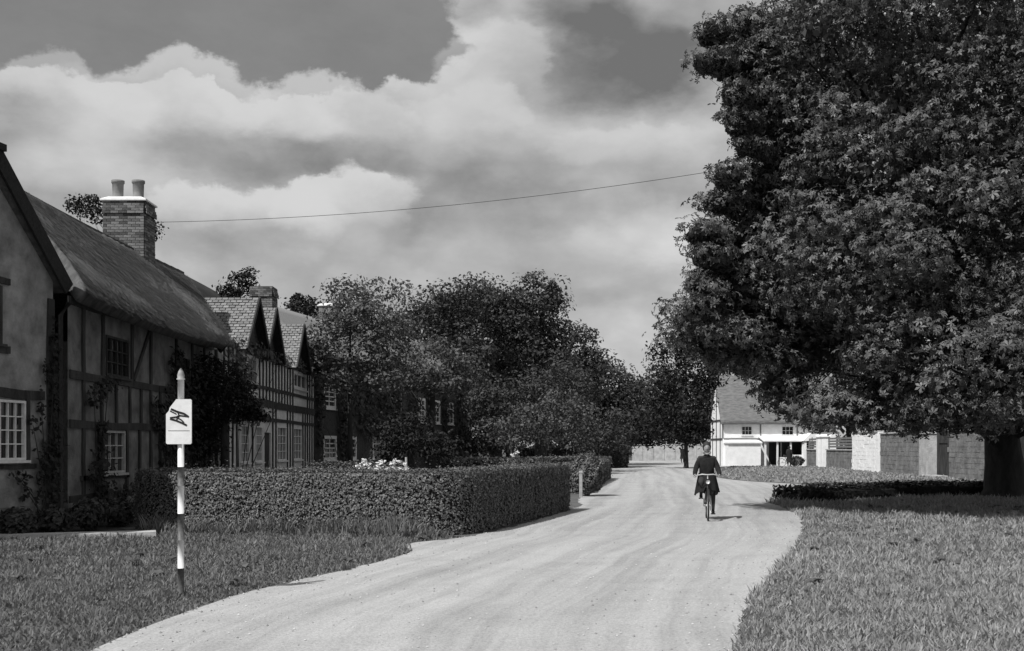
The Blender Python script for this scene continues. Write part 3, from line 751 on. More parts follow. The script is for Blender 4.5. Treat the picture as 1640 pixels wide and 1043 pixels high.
# ------------------------------------------------------------------ brick houses further on
def brick_house(label, o, rz, L, H, ridge, ops, chim, extra=None, cm=('brick',)):
    t = thing('brick_house', label, 'house', (*o, 0), rz)
    wall_face(t, 0, L, 0, H, ops, M['brick_dark'])
    for w in ops: window(t, *w, 2, 4, fm='white_paint', fw=.14, bar=.05, vin=.05)
    for xg, fg in ((0, (0, 2, 1)), (L, (0, 1, 2))):
        g = MB(); g.add([(xg, 0, H), (xg, 6, H), (xg, 3, ridge)], [fg]); g.build('gable', M['brick_dark'], t)
    slab(t, (-.15, -.3, H - .1), (L + .15, -.3, H - .1), (L + .15, 3, ridge), (-.15, 3, ridge), .08, 14, 8, .006, M['tile'], 'roof')
    slab(t, (-.15, 6.3, H - .1), (L + .15, 6.3, H - .1), (L + .15, 3, ridge), (-.15, 3, ridge), .08, 14, 8, .006, M['tile'], 'roof')
    for c in chim:
        chimney(t, c[0], c[1], ridge - .9, c[2], .9, .9, bricks=False, pots=(), cap=True, bm='stone_dark')
    MB().tube([(L - .15, -.1, 0), (L - .15, -.1, H)], .06, 8).build('downpipe', M['dull_paint'], t, True)
    return t
d4 = math.atan2(12, 2.6)
brick_house('dark creeper clad brick house with white sash windows between the gabled house and the trees', (-8.55, 48.4), d4, 12.0, 5.6, 8.0,
            [(1.1, 2.6, 3.3, 4.4), (1.1, 2.7, 1.0, 2.1), (4.2, 5.3, 1.0, 2.1), (7.6, 8.8, 1.0, 2.1)], [(9.6, 3.0, 8.9)])
d5 = math.atan2(16, 3.1)
brick_house('tall brick house seen through foliage with three bright white upper windows', (-5.95, 60.4), d5, 16.2, 6.0, 8.6,
            [(3.4, 4.8, 3.0, 4.4), (6.7, 8.2, 3.0, 4.4), (10.0, 11.6, 3.0, 4.4), (5.0, 6.2, .9, 2.1)], [])

# ------------------------------------------------------------------ white cottage at the bend
def white_cottage():
    t = thing('white_cottage', 'sunlit whitewashed cottage with steep grey roof and veranda at the bend', 'cottage', (17.8, 95, 0), 0)
    L, D, H, RG = 9.6, 5.6, 3.85, 7.7
    ops = [(1.6, 2.5, 2.6, 3.35), (5.0, 6.0, 2.6, 3.35), (2.2, 2.9, .9, 1.8), (3.9, 4.9, .1, 2.0)]
    def ex(mb):
        mb.add([(0, 0, H), (0, D, H), (0, D / 2, RG)], [(0, 2, 1)]); mb.add([(L, 0, H), (L, D, H), (L, D / 2, RG)], [(0, 1, 2)])
    wall_face(t, 0, L, 0, H, ops, M['whitewash'], depth=D, extra=ex)
    for w in ops[:3]: window(t, *w, 3, 2, fm='white_paint', fw=.05)
    MB().bx(3.9, 4.9, .04, .1, .1, 2.0).build('door', M['timber'], t)
    slab(t, (-.22, -.4, H - .35), (L + .22, -.4, H - .35), (L + .22, D / 2, RG), (-.22, D / 2, RG), .16, 30, 12, .02, M['tile_far'], 'roof')
    slab(t, (-.22, D + .4, H - .35), (L + .22, D + .4, H - .35), (L + .22, D / 2, RG), (-.22, D / 2, RG), .16, 30, 12, .02, M['tile_far'], 'roof')
    for y in (1.0, 2.8, 4.6):
        MB().bx(-.04, .0 - .002, y - .08, y + .08, 0, H + (0 if y != 2.8 else 2.4)).build('timber', M['timber'], t)
    for z in (2.2, 3.8):
        MB().bx(-.05, -.005, 0, D, z, z + .14).build('timber', M['timber'], t)
    for u in (.0, 3.2, 6.3, 8.2): MB().bx(u - .05, u + .06, -.04, -.003, 2.35, H - .1).build('timber', M['wood_grey'], t)
    timber(t, (.1, 2.3), (4, 2.3), .1, m='wood_grey')
    # low front extension with the veranda
    MB().bx(.2, 2.9, -1.5, -.003, 0, 1.9).build('lean_to', M['whitewash'], t)
    MB().add_pyr(1.55, -.8, 1.9, 2.9, 1.7, .3).build('lean_to_roof', M['whitewash'], t)
    v = MB(); 
    for u in (3.2, 4.2, 5.3, 6.3, 7.0):
        MB().bx(u - .07, u + .07, -1.9, -1.76, 0, 2.05).build('veranda_post', M['white_paint'], t)
    MB().add([(3.0, -2.05, 2.05), (7.2, -2.05, 2.05), (7.2, -.003, 2.45), (3.0, -.003, 2.45), (3.0, -2.05, 2.15), (7.2, -2.05, 2.15), (7.2, -.003, 2.55), (3.0, -.003, 2.55)], [(3, 2, 1, 0), (4, 5, 6, 7), (0, 1, 5, 4), (1, 2, 6, 5), (2, 3, 7, 6), (3, 0, 4, 7)]) or None
    vr = MB(); vr.add([(3.0, -2.05, 2.05), (7.2, -2.05, 2.05), (7.2, -.003, 2.45), (3.0, -.003, 2.45), (3.0, -2.05, 2.15), (7.2, -2.05, 2.15), (7.2, -.003, 2.55), (3.0, -.003, 2.55)], [(3, 2, 1, 0), (4, 5, 6, 7), (0, 1, 5, 4), (1, 2, 6, 5), (2, 3, 7, 6), (3, 0, 4, 7)])
    vr.build('veranda_roof', M['whitewash'], t)
    MB().bx(4.4, 5.2, -1.95, -1.8, 0, .75).build('veranda_panel', M['whitewash'], t); MB().bx(5.4, 6.9, -1.95, -1.8, 0, .95).build('veranda_panel', M['whitewash'], t)
    # dark panel standing in for the shade inside, behind the posts
    MB().bx(5.0, 6.9, -.03, -.006, .0, 2.0).build('shade_panel', M['timber'], t)
    c = MB().bx(.9, 1.6, 3.1, 3.9, 7.0, 8.3).build('chimney', M['stone'], t)
    MB().lathe((1.25, 3.5, 8.28), [(0, .34), (.12, .3), (.7, .14), (.72, .1)], 12).build('chimney_pot', M['stone'], c)
white_cottage()

def porch_gate():
    t = thing('gate_arch', 'small white arched porch standing right of the white cottage', 'arch', (24.6, 93, 0), 0)
    for s in (-.42, .42):
        MB().bx(s - .09, s + .09, -.4, .4, 0, 2.1).build('post', M['whitewash'], t)
    r = MB(); r.add([(-.65, -.5, 2.1), (.65, -.5, 2.1), (0, -.5, 2.75), (-.65, .5, 2.1), (.65, .5, 2.1), (0, .5, 2.75)], [(0, 1, 2), (5, 4, 3), (0, 3, 4, 1), (1, 4, 5, 2), (2, 5, 3, 0)]); r.build('hood', M['whitewash'], t)
porch_gate()

# ------------------------------------------------------------------ garden wall on the right (runs nearly along the street)
def garden_walls():
    def P(Y): return 22.3 + (Y - 51.4) * (24.8 - 22.3) / (99 - 51.4)
    def seg(name, label, cat, Y0, Y1, h, m, th=.35, coping=True, dx=0, group=None, boards=0):
        x0, x1 = P(Y0) + dx, P(Y1) + dx; L = math.hypot(x1 - x0, Y1 - Y0); rz = math.atan2(Y1 - Y0, x1 - x0)
        t = thing(name, label, cat, (x0, Y0, 0), rz, group)
        # slightly uneven courses of stone blocks
        mb = MB(); nu = max(2, int(L / .45)); nz = max(2, int(h / .25))
        mb.bx(0, L, -th / 2 + .0, th / 2 - .016, -.05, h)
        for j in range(nz):
            cuts = [0]
            while cuts[-1] < L - .35: cuts.append(cuts[-1] + rnd.uniform(.25, .75))
            cuts.append(L)
            for a, b in zip(cuts[:-1], cuts[1:]):
                if b - a < .05: continue
                mb.bx(a + .012, b - .012, th / 2 - .04, th / 2 + rnd.uniform(-.018, .004), j * h / nz + .01, (j + 1) * h / nz - .012, tone=rnd.random())
        w = mb.build('wall_body', m, t)
        if coping:
            n = max(1, int(L / .9))
            for i in range(n): 
                c = MB().bx(i * L / n + .01, (i + 1) * L / n - .01, -th / 2 - .05, th / 2 + .06, h + .003, h + .09).build('coping_stone', M['stone'], t)
        if boards:
            for k in range(4): MB().bx(0, L, -.02, .02, h + .2 + k * boards / 4, h + .2 + (k + .72) * boards / 4).build('rail', M['wood_grey'], t)
            n = max(2, int(L / 2.5))
            for i in range(n + 1): MB().bx(i * L / n - .05, i * L / n + .05, -.08, -.022, h, h + .25 + boards).build('post', M['wood_grey'], t)
        return t
    seg('garden_wall', 'long low stone wall with rail fence on top, left of the white gate piers', 'wall', 88.4, 98, 1.35, M['stone_dark'], boards=.8)
    seg('garden_wall', 'low stone wall with rail fence on top, between gate piers and pale wall', 'wall', 77.6, 85.6, 1.35, M['stone_dark'], boards=.8)
    for i, Y in enumerate((86.2, 87.7)):
        t = thing('gate_pier', ('right hand' if i == 0 else 'left hand') + ' pier of the two white gate piers in the garden wall', 'gate pier', (P(Y) - .1, Y, 0), R(87), 'white gate piers')
        MB().bx(-.32, .32, -.3, .3, 0, 2.35).build('shaft', M['whitewash'], t, bevel=.02)
        MB().add_pyr(0, 0, 2.352, .8, .76, .22).build('cap', M['whitewash'], t)
    seg('pale_wall', 'tall sunlit whitewashed wall right of the gate piers under the chestnut branches', 'wall', 70.8, 77.3, 2.55, M['whitewash'], dx=-.1)  # whitewash tone also carries the bright dapple of sun here
    seg('garden_wall', 'tall grey stone garden wall between the pale wall and the dark gate', 'wall', 62.0, 70.6, 2.4, M['stone_dark'])
    t = thing('gate_pier', 'pale stone pier beside the dark plank gate', 'gate pier', (P(61.2) - .15, 61.2, 0), R(87))
    MB().bx(-.7, .7, -.3, .3, 0, 2.3).build('shaft', M['stone'], t, bevel=.03); MB().add_pyr(0, 0, 2.302, 1.5, .75, .15).build('cap', M['stone'], t)
    # dark plank gate
    t = thing('plank_gate', 'dark plank gate in the garden wall beside the pale stone pier', 'gate', (P(58.9), 58.9, 0), R(87))
    for s in (-.85, .85): MB().bx(s - .1, s + .1, -.12, .12, 0, 2.45).build('gate_post', M['timber'], t)
    for k in range(9): MB().bx(-.73 + k * .165, -.575 + k * .165, -.03 + rnd.uniform(-.004, .004), .03, .08, 2.2).build('plank', M['timber'], t)
    MB().bx(-.73, .73, .032, .07, 1.8, 1.95).build('ledge', M['timber'], t)
    MB().bx(-.95, .95, -.12, .12, 2.452, 2.6).build('lintel', M['wood_grey'], t)
    MB().bx(-.9, .9, .15, .75, 0, .12).build('step', M['path'], t)
    seg('garden_wall', 'shadowed stone garden wall right of the plank gate behind the chestnut trunk', 'wall', 44, 57.8, 2.4, M['stone_dark'])
    # white wall at the far end of the road
    t = thing('pale_wall', 'long low pale wall closing the far end of the road', 'wall', (14.0, 131, 0), R(-2))
    mb = MB(); 
    for k in range(9): mb.bx(k * 1.25, (k + 1) * 1.25 - .03, -.15, .15 + rnd.uniform(-.02, .02), 0, 1.75 + rnd.uniform(-.05, .05))
    mb.build('wall_body', M['stone'], t)
    for k in range(9): MB().bx(k * 1.25 - .02, (k + 1) * 1.25 - .05, -.2, .2, 1.81, 1.9).build('coping_stone', M['stone'], t)
garden_walls()

# ------------------------------------------------------------------ hedges
def hedge(name, label, path, w, h, size=.055, dens=1300, m='hedge', cat='hedge', wob=.035, seed=0, round_=.09, flat_end=True):
    p = [Vector((a[0], a[1], 0)) for a in path]
    # resample
    pts = []
    for i in range(len(p) - 1):
        n = max(1, int((p[i + 1] - p[i]).length / .3))
        for k in range(n): pts.append(p[i].lerp(p[i + 1], k / n))
    pts.append(p[-1]); n = len(pts)
    for _ in range(3): pts = [pts[0]] + [(pts[i - 1] + pts[i] * 2 + pts[i + 1]) / 4 for i in range(1, n - 1)] + [pts[-1]]
    base = pts[0].copy(); pts = [q - base for q in pts]
    cum = [0]
    for i in range(1, n): cum.append(cum[-1] + (pts[i] - pts[i - 1]).length)
    m0 = max(3, int(cum[-1] / .25)); q2 = []; j = 0
    for k in range(m0 + 1):
        s0 = cum[-1] * k / m0
        while j < n - 2 and cum[j + 1] < s0: j += 1
        q2.append(pts[j].lerp(pts[j + 1], (s0 - cum[j]) / max(1e-6, cum[j + 1] - cum[j])))
    pts = q2; n = len(pts)
    t = thing(name, label, cat, base)
    def fr(i):
        d = (pts[min(i + 1, n - 1)] - pts[max(i - 1, 0)]).normalized(); return d, Vector((-d.y, d.x, 0))
    # core, near black in place of the shade inside the hedge
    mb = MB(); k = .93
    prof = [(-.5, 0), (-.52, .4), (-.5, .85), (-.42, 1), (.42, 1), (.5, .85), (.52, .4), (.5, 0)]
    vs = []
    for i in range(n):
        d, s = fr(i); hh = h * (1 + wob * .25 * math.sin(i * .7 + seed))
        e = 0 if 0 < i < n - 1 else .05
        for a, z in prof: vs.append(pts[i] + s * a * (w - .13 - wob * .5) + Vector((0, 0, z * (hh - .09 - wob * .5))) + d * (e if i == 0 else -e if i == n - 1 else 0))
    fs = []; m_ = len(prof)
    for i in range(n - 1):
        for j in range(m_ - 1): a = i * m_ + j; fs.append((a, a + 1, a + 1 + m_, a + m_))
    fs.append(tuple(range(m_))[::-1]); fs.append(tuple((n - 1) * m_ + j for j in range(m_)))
    mb.add(vs, fs); mb.build('dark_core', M['hedge_core'], t)
    L = sum((pts[i + 1] - pts[i]).length for i in range(n - 1))
    per = 2 * h + w
    N_ = int(dens * (L * per + 2 * w * h))
    PA = np.array([tuple(q) for q in pts])
    s_ = rng.random(N_) * (n - 1); i0 = np.clip(s_.astype(int), 0, n - 2); f = (s_ - i0)[:, None]
    C = PA[i0] * (1 - f) + PA[i0 + 1] * f; TG = np.array([tuple(fr(i)[0]) for i in range(n)]); D = unit(TG[i0] * (1 - f) + TG[i0 + 1] * f); S = np.stack([-D[:, 1], D[:, 0], 0 * D[:, 0]], 1)
    # perimeter parameter
    q = rng.random(N_) * per; off = np.zeros(N_); z = np.zeros(N_); Nn = np.zeros((N_, 3))
    a = q < h; off[a] = -w / 2; z[a] = q[a]; Nn[a] = -S[a]
    b = (q >= h) & (q < h + w); off[b] = q[b] - h - w / 2; z[b] = h; Nn[b] = [0, 0, 1]
    c = q >= h + w; off[c] = w / 2; z[c] = q[c] - h - w; Nn[c] = S[c]
    # round the shoulders
    zz = h - z; sh = np.abs(np.abs(off) - w / 2)
    r = round_ * np.exp(-(zz + sh) / round_); off = off * (1 - r * .9 / w); z = z - r * .6
    ss = s_ * .25; lump = .4 * np.sin(ss * 3.1 + z * 4.3 + seed + off * 3) * np.sin(z * 5.9 - ss * 1.7) + .4 * np.sin(ss * 9.7 + z * 7.1 + off * 6) * np.sin(z * 11 - ss * 5.3 + off * 9) + .2 * np.sin(ss * 23 + z * 3) * np.sin(z * 19 + off * 17)
    P = C + S * off[:, None] + np.array([0, 0, 1]) * z[:, None]
    P += Nn * (wob * lump + rng.normal(0, .022, N_) - .01 - .09 * rng.random(N_) ** 3)[:, None]
    # ends
    ne = int(dens * w * h)
    E, EN = [], []
    for end in (0, n - 1):
        d, s = fr(end); sg = -1 if end == 0 else 1
        oo = (rng.random(ne) - .5) * w; z2 = rng.random(ne) * h
        bul = .08 * (1 - (2 * oo / w) ** 2)
        E.append(np.array(pts[end])[None] + np.outer(oo, s) + np.outer(z2, [0, 0, 1]) + np.outer(sg * (bul + rng.normal(0, .02, ne)), d)); EN.append(np.tile(np.array(d) * sg, (ne, 1)))
    P = np.concatenate([P] + E); Nn = np.concatenate([Nn] + EN)
    # some sprigs standing up
    k = rng.random(len(P)) < .025; P[k] += Nn[k] * (.02 + .16 * rng.random((k.sum(), 1)) ** 2.5)
    Nn = Nn * 1.3 + np.array([0, 0, .3])
    join_leaves('foliage', [leaves(P, Nn, size, 'kite', .33)], M[m], t)
    return t
hedge('clipped_hedge', 'big clipped hedge with squared top curving round the corner along the road', [(-7.0, 22.3), (-6.7, 21.75), (-4, 21.2), (-1.2, 20.55), (-.35, 23.5), (1.0, 28.5)], .95, 1.17, size=.052, dens=2600)
hedge('growth_shadow_strip', 'low strip of rough growth behind the right verge, coloured dark for the chestnut shadow', [(8.3, 32.6), (9.6, 34.2), (12.2, 35.9), (17, 37.6), (25, 38.0)], 1.6, .48, size=.13, dens=300, m='leaf_dark', cat='undergrowth', wob=.12, seed=8, round_=.3)  # near-black leaves paint in the shadow cast by the chestnut
hedge('box_hedge', 'low rounded box hedge just behind the long hedge, left of the white flowers', [(-5.2, 29), (-2.9, 29.4)], .9, 1.22, size=.07, dens=650, seed=2, round_=.2)
hedge('field_hedge', 'second clipped hedge with a sunlit top beyond the garden lawn', [(-3.0, 50), (1.5, 52.5), (4.4, 57)], 1.5, 1.12, size=.12, dens=260, seed=3)
hedge('field_hedge', 'low sunlit hedge along the road just past the round bush', [(2.0, 38.5), (2.6, 44), (4.4, 56)], 1.0, 1.0, size=.10, dens=340, seed=5)
hedge('field_hedge', 'dark hedge at the road bend in front of the far trees', [(.5, 84), (5, 85), (8.6, 86)], 1.4, 1.5, size=.16, dens=150, m='leaf_dark', seed=6)

def bush(name, label, x, y, r, h, m='hedge', size=.08, n=4000, cat='bush', group=None, style='kite', squash=1):
    t = thing(name, label, cat, (x, y, 0), 0, group)
    d = sph(n); d[:, 2] = np.abs(d[:, 2]) * np.where(rng.random(n) < .75, 1, -.8)
    lump = 1 + .10 * np.sin(d[:, 0] * 7 + x) * np.sin(d[:, 2] * 6 + y) + .08 * np.sin(d[:, 1] * 11) + rng.normal(0, .05, n)
    P = d * lump[:, None] * np.array([r, r * squash, h * .52]) + np.array([0, 0, h * .5])
    Pi = sph(n // 3) * rng.uniform(.3, .85, (n // 3, 1)) * np.array([r, r * squash, h * .5]) + np.array([0, 0, h * .5])
    join_leaves('foliage', [leaves(P, d + np.array([0, 0, .3]), size, style), leaves(Pi, sph(len(Pi)), size * 1.6)], M[m], t)
    mb = MB()
    for k in range(5):
        a = k * 1.3; mb.tube([(0.05 * math.cos(a), .05 * math.sin(a), -.05), (r * .3 * math.cos(a), r * .3 * math.sin(a), h * .5), (r * .6 * math.cos(a), r * .6 * math.sin(a), h * .8)], [.03, .02, .008], 5)
    mb.build('stems', M['bark'], t, True)
    return t
bush('round_bush', 'rounded bush standing at the end of the hedge by the road', 2.45, 36.6, .52, 1.35, size=.08, n=5000)
t = thing('marker_post', 'short pale post in front of the round bush at the hedge end', 'post', (2.18, 35.6, 0), R(8))
MB().bx(-.045, .045, -.045, .045, -.05, .78).build('shaft', M['dull_paint'], t, bevel=.008); MB().add_pyr(0, 0, .782, .11, .11, .05).build('cap', M['dull_paint'], t)

def flowers(name, label, x, y, r, z, n, m='petal', size=.09, h=1.0):
    t = bush(name, label, x, y, r, h, m='hedge', size=.07, n=1500, cat='flowering shrub')
    P = []
    for _ in range(n):
        a = rng.uniform(0, 2 * math.pi); rr = r * math.sqrt(rng.random()); P.append((rr * math.cos(a), rr * math.sin(a) * .8, z + rng.normal(0, .09) - .15 * (rr / r) ** 2))
    P = np.array(P); P = np.repeat(P, 7, 0) + rng.normal(0, .028, (len(P) * 7, 3))
    join_leaves('blossom', [leaves(P, np.tile([0, -.4, 1.0], (len(P), 1)), size, 'kite', .8)], M[m], t)
flowers('white_rose', 'white flowering rose bush showing over the hedge top, left clump of the two', -3.1, 24.0, .45, 1.22, 40, h=1.22)
flowers('white_rose', 'white flowering rose bush showing over the hedge top, right clump of the two', -2.5, 23.6, .42, 1.17, 34, h=1.18)
flowers('white_rose', 'tiny white rose far off over the second hedge', .12, 46, .4, 1.42, 4, h=1.2, size=.12)
t = thing('garden_stake', 'short pale leaning stake at the end of the white roses', 'stake', (-2.28, 24.2, 0), 0)
MB().tube([(.04, 0, -.05), (0, 0, 1.38)], .025, 8).build('shaft', M['dull_paint'], t)

# bed plants and climbers on the cottages
def climber(name, label, o, rz, patches, m='leaf_mid', size=.13, dens=90, stem=None):
    t = thing(name, label, 'climbing plant', (*o, 0), rz)
    sets = []; mb = MB()
    for (u, z, ru, rz_, th) in patches:
        n = int(dens * ru * rz_ * 3.1)
        a = rng.uniform(0, 2 * math.pi, n); rr = np.sqrt(rng.random(n)) * rng.uniform(.7, 1.15, n)
        U = u + ru * rr * np.cos(a); Z = z + rz_ * rr * np.sin(a); k = Z > .02; U, Z = U[k], Z[k]
        V = -.05 - rng.random(len(U)) ** 1.5 * th
        P = np.stack([U, V, Z], 1); sets.append(leaves(P, np.tile([0, -1, .5], (len(P), 1)), size, 'kite', .5))
        mb.tube([(patches[0][0], -.1, 0), ((patches[0][0] + u) / 2, -.12, z * .6), (u, -.1, z)], [.018, .012, .005], 5)
    join_leaves('leaves', sets, M[m], t); mb.build('stems', M['bark'], t, True)
climber('climbing_rose', 'climbing rose in the dark corner where gabled cottage meets the thatched one', (-8.72, 21.35), R(78),
        [(-.35, .8, .35, .8, .35), (-.12, 2.0, .16, 1.0, .2), (-.3, 1.5, .38, .3, .25), (-.12, 3.2, .12, 1.0, .15), (-.75, 2.0, .14, .2, .1), (-1.1, 1.05, .35, .12, .15), (-.35, 3.0, .12, .3, .1), (-.95, .8, .12, .2, .1), (-.5, 2.3, .1, .4, .1)], 'leaf_dark', size=.12, dens=240)
climber('climbing_rose', 'dark climbing rose on the thatched cottage wall left of its window', (-8.5, 22), R(90),
        [(.7, 1.1, .45, .5, .4), (1.0, .5, .6, .4, .4), (1.0, 1.8, .28, .4, .2), (.6, 2.6, .4, .3, .2), (1.4, 2.9, .6, .16, .15), (2.3, .6, .35, .28, .3)], 'leaf_dark', size=.13, dens=200)
climber('wall_creeper', 'dense dark creeper covering the far half of the thatched cottage wall', (-8.5, 22), R(90),
        [(5.6, 1.6, .9, 1.5, .35), (7.0, 2.4, 1.3, 1.4, .4), (8.6, 1.8, 1.1, 1.8, .5), (9.8, 2.6, .8, 1.4, .4), (6.2, 3.6, .6, .5, .2), (4.6, 2.4, .3, .5, .15)], 'leaf_dark', size=.16, dens=150)
climber('wall_creeper', 'creeper over the near end of the gabled house upper wall', (-8.5, 33), R(90),
        [(1.5, 3.6, 1.7, 1.3, .3), (4.6, 4.75, 2.0, .3, .2), (3.2, 2.7, 1.6, .4, .3), (7.5, 4.75, 2.0, .25, .25), (12, 4.8, 2.4, .22, .2)], 'leaf_pale', size=.17, dens=110)
climber('wall_creeper', 'creeper covering the brick house around its sash windows', (-8.55, 48.4), d4,
        [(3.6, 3.0, 1.0, 2.4, .3), (7, 3.6, 2.4, 1.7, .3), (10.5, 3, 2, 2.6, .4), (.5, 3, .5, 2.6, .2), (1.8, 5.2, 1.2, .6, .2), (3.4, .6, .5, .6, .2)], 'leaf_mid', size=.26, dens=50)
climber('wall_creeper', 'creeper on the tall brick house below its white upper windows', (-5.95, 60.4), d5,
        [(2, 3, 1.2, 2.6, .3), (5.7, 4, .8, 1.6, .3), (9.1, 4, .7, 1.8, .3), (13.5, 3, 1.6, 3, .3), (7, 1.2, 3, 1.1, .3)], 'leaf_mid', size=.3, dens=36)
# low plants in the bed
for i, (x, y, r, h, lab) in enumerate([(-8.75, 19.9, .3, .5, 'under the small paned window'), (-8.35, 20.6, .3, .45, 'below the corner of the gabled cottage'), (-8.0, 21.3, .32, .6, 'at the dark corner between the cottages'), (-7.9, 22.6, .35, .5, 'against the near end of the thatched cottage'), (-7.7, 24.0, .35, .7, 'below the thatched cottage window'), (-7.75, 25.5, .4, .6, 'close to the left end of the long hedge')]):
    bush('bedding_plant', 'low dark leafy plant in the bed ' + lab, x, y, r, h, m='leaf_mid', size=.1, n=600, cat='plant', group='plants in the cottage bed', squash=1.2)

# ------------------------------------------------------------------ trees
chest = [(8.1, 29.5, 12.1, 2.3, 3.2, 1.7), (10.2, 30, 10.0, 3.9, 4, 2.3), (9.2, 29.5, 8.3, 2.8, 3.2, 1.5), (9.0, 29, 6.2, 3.0, 3.4, 1.7), (10.4, 29.5, 4.9, 3.0, 3.2, 1.7), (10.9, 28, 3.5, 2.7, 3.4, 1.6),
         (13, 28.5, 12.5, 5, 5, 4), (14.5, 27, 8, 5.2, 4.6, 3.6), (14.8, 27, 4.4, 4.2, 3.8, 2.1), (19, 29, 11, 5, 5, 5), (19, 28.5, 4.9, 4.2, 4.5, 2.7), (13.5, 32, 17, 6, 6, 4), (10.9, 31, 14.2, 4.0, 4.5, 2.6)]
chest = [(p[0] * .9 + .3, p[1] * .9, (p[2] - 1.6) * .9 + 1.6, p[3] * .9, p[4] * .95, p[5] * .9) for p in chest]
chest += [(18, 35, 9, 6, 5.5, 6), (12.3, 34, 6.8, 4.2, 4, 2.8), (15, 38, 11, 6, 5, 5), (13.4, 41, 11, 4, 4, 4), (21, 42, 9, 6, 5, 5)]  # rearmost lobes are hidden behind the crown, added to lengthen its shadow
# boughs that break the outline, given by where they show
for px, py, rx, rz, Y in ((1140, 55, 26, 22, 26), (1138, 102, 30, 15, 26), (1180, 150, 26, 20, 26), (1182, 195, 26, 26, 26), (1200, 235, 22, 18, 26), (1172, 285, 34, 18, 26), (1158, 325, 34, 15, 26.5), (1130, 378, 36, 17, 26), (1140, 415, 34, 18, 26),
                          (1126, 458, 34, 18, 26), (1128, 500, 44, 22, 26.5), (1120, 535, 42, 18, 28), (1150, 562, 40, 22, 28), (1190, 535, 60, 34, 27), (1225, 575, 44, 24, 27), (1258, 618, 40, 28, 27), (1270, 652, 34, 20, 27), (1300, 676, 34, 16, 26.5), (1350, 665, 55, 26, 26), (1420, 672, 60, 24, 26), (1500, 670, 60, 28, 26), (1580, 668, 60, 30, 26)):
    X, _, Z = at(px, py, Y); k = Y / 1800; chest.append((X, Y, Z, rx * k, rx * k * 1.3, rz * k))
    if py < 560:
        for dx, a, b in ((34, 1.3, 1.7), (78, 1.7, 2.3)):
            X, _, Z = at(px + dx, py + 6, Y + 1.2); chest.append((X, Y + 1.2, Z, rx * k * a, rx * k * 1.6, rz * k * b))
tree('chestnut_tree', 'huge horse chestnut overhanging the right verge with drooping leafy branches', 15.6, 35.6, chest,
     leafm='leaf', size=.235, per=92, lobe=.95, style='palm', trunk=.58, flat=.5, fill=.35, zmin=1.95)
ptree('dark_yew', 'dark yew tree standing behind the cyclist at the road bend', 84, [(1092, 650, 50, 56), (1080, 590, 42, 45), (1118, 600, 34, 50), (1100, 560, 26, 26), (1065, 655, 30, 40), (1122, 665, 24, 44), (1128, 610, 22, 40), (1075, 696, 36, 16), (1108, 700, 30, 14)], leafm='leaf_dark', size=.42, per=9, lobe=1.0, trunk=.16)
ptree('lime_tree', 'leafy tree behind the white cottage roof', 112, [(1215, 540, 70, 70), (1165, 585, 36, 36), (1290, 520, 80, 80), (1240, 620, 60, 50)], leafm='leaf_mid', size=.6, per=4, lobe=1.6, trunk=.4)
ptree('lime_tree', 'tree behind the garden wall between cottage and gate piers', 100, [(1300, 640, 60, 50), (1370, 600, 80, 80), (1450, 630, 80, 60), (1330, 560, 80, 70)], leafm='leaf_mid', size=.6, per=4, lobe=1.5, trunk=.4)
ptree('lime_tree', 'tree beyond the wall at the right edge of the view', 74, [(1500, 620, 80, 60), (1600, 600, 90, 80), (1560, 660, 70, 40)], leafm='leaf_mid', size=.5, per=4.5, lobe=1.3, trunk=.4)
ptree('garden_tree', 'dark bushy tree in front of the cottage ends, left of the gabled house', 30.5, [(340, 640, 40, 60), (368, 612, 34, 38), (385, 650, 32, 26), (326, 600, 34, 40), (330, 695, 24, 40), (408, 662, 20, 15)], leafm='leaf_dark', size=.15, per=90, lobe=.35, trunk=.12)
ptree('garden_tree', 'pale leaved tree rising in front of the brick house beside its chimney', 46.5, [(570, 560, 56, 48), (545, 610, 40, 22), (500, 570, 26, 24), (525, 540, 40, 34), (620, 545, 46, 44), (565, 500, 46, 34), (600, 600, 46, 26)], leafm='leaf_pale', size=.26, per=24, lobe=.7, trunk=.1, fill=.2)
ptree('garden_tree', 'round light leaved tree before the tall brick house with white windows', 50, [(690, 585, 58, 36), (640, 600, 42, 30), (735, 600, 40, 34), (700, 620, 50, 14)], leafm='leaf_pale', size=.28, per=20, lobe=.7, trunk=.18, fill=.2)
ptree('garden_tree', 'dark small tree in the garden right of the white roses', 40, [(645, 690, 42, 34), (700, 715, 40, 22), (625, 730, 26, 20)], leafm='leaf_dark', size=.2, per=40, lobe=.5, trunk=.12)
ptree('sycamore', 'airy pale topped tree behind the brick house chimney', 64, [(580, 475, 46, 34), (545, 465, 26, 22), (625, 490, 46, 40), (590, 530, 70, 40)], leafm='leaf_pale', size=.36, per=7, lobe=.9, trunk=.25, fill=.08)
ptree('elm_tree', 'broad dark elm with a rounded top in the middle of the tree belt', 76, [(700, 500, 50, 40), (680, 540, 60, 50), (740, 490, 44, 42), (720, 580, 70, 60)], size=.42, per=9, lobe=1.2, trunk=.4)
ptree('elm_tree', 'elm with two pointed tops left of the tallest tree', 80, [(775, 485, 30, 40), (800, 500, 36, 40), (780, 550, 60, 60), (770, 620, 70, 60), (825, 560, 40, 60), (815, 505, 30, 40)], size=.42, per=9, lobe=1.2, trunk=.4)
ptree('elm_tree', 'tallest dark tree of the belt with a flat crown at its right end', 82, [(860, 470, 38, 36), (885, 478, 18, 28), (850, 520, 58, 50), (850, 590, 70, 60), (890, 545, 30, 40), (865, 505, 44, 44)], leafm='leaf_mid', size=.42, per=9, lobe=1.1, trunk=.45)
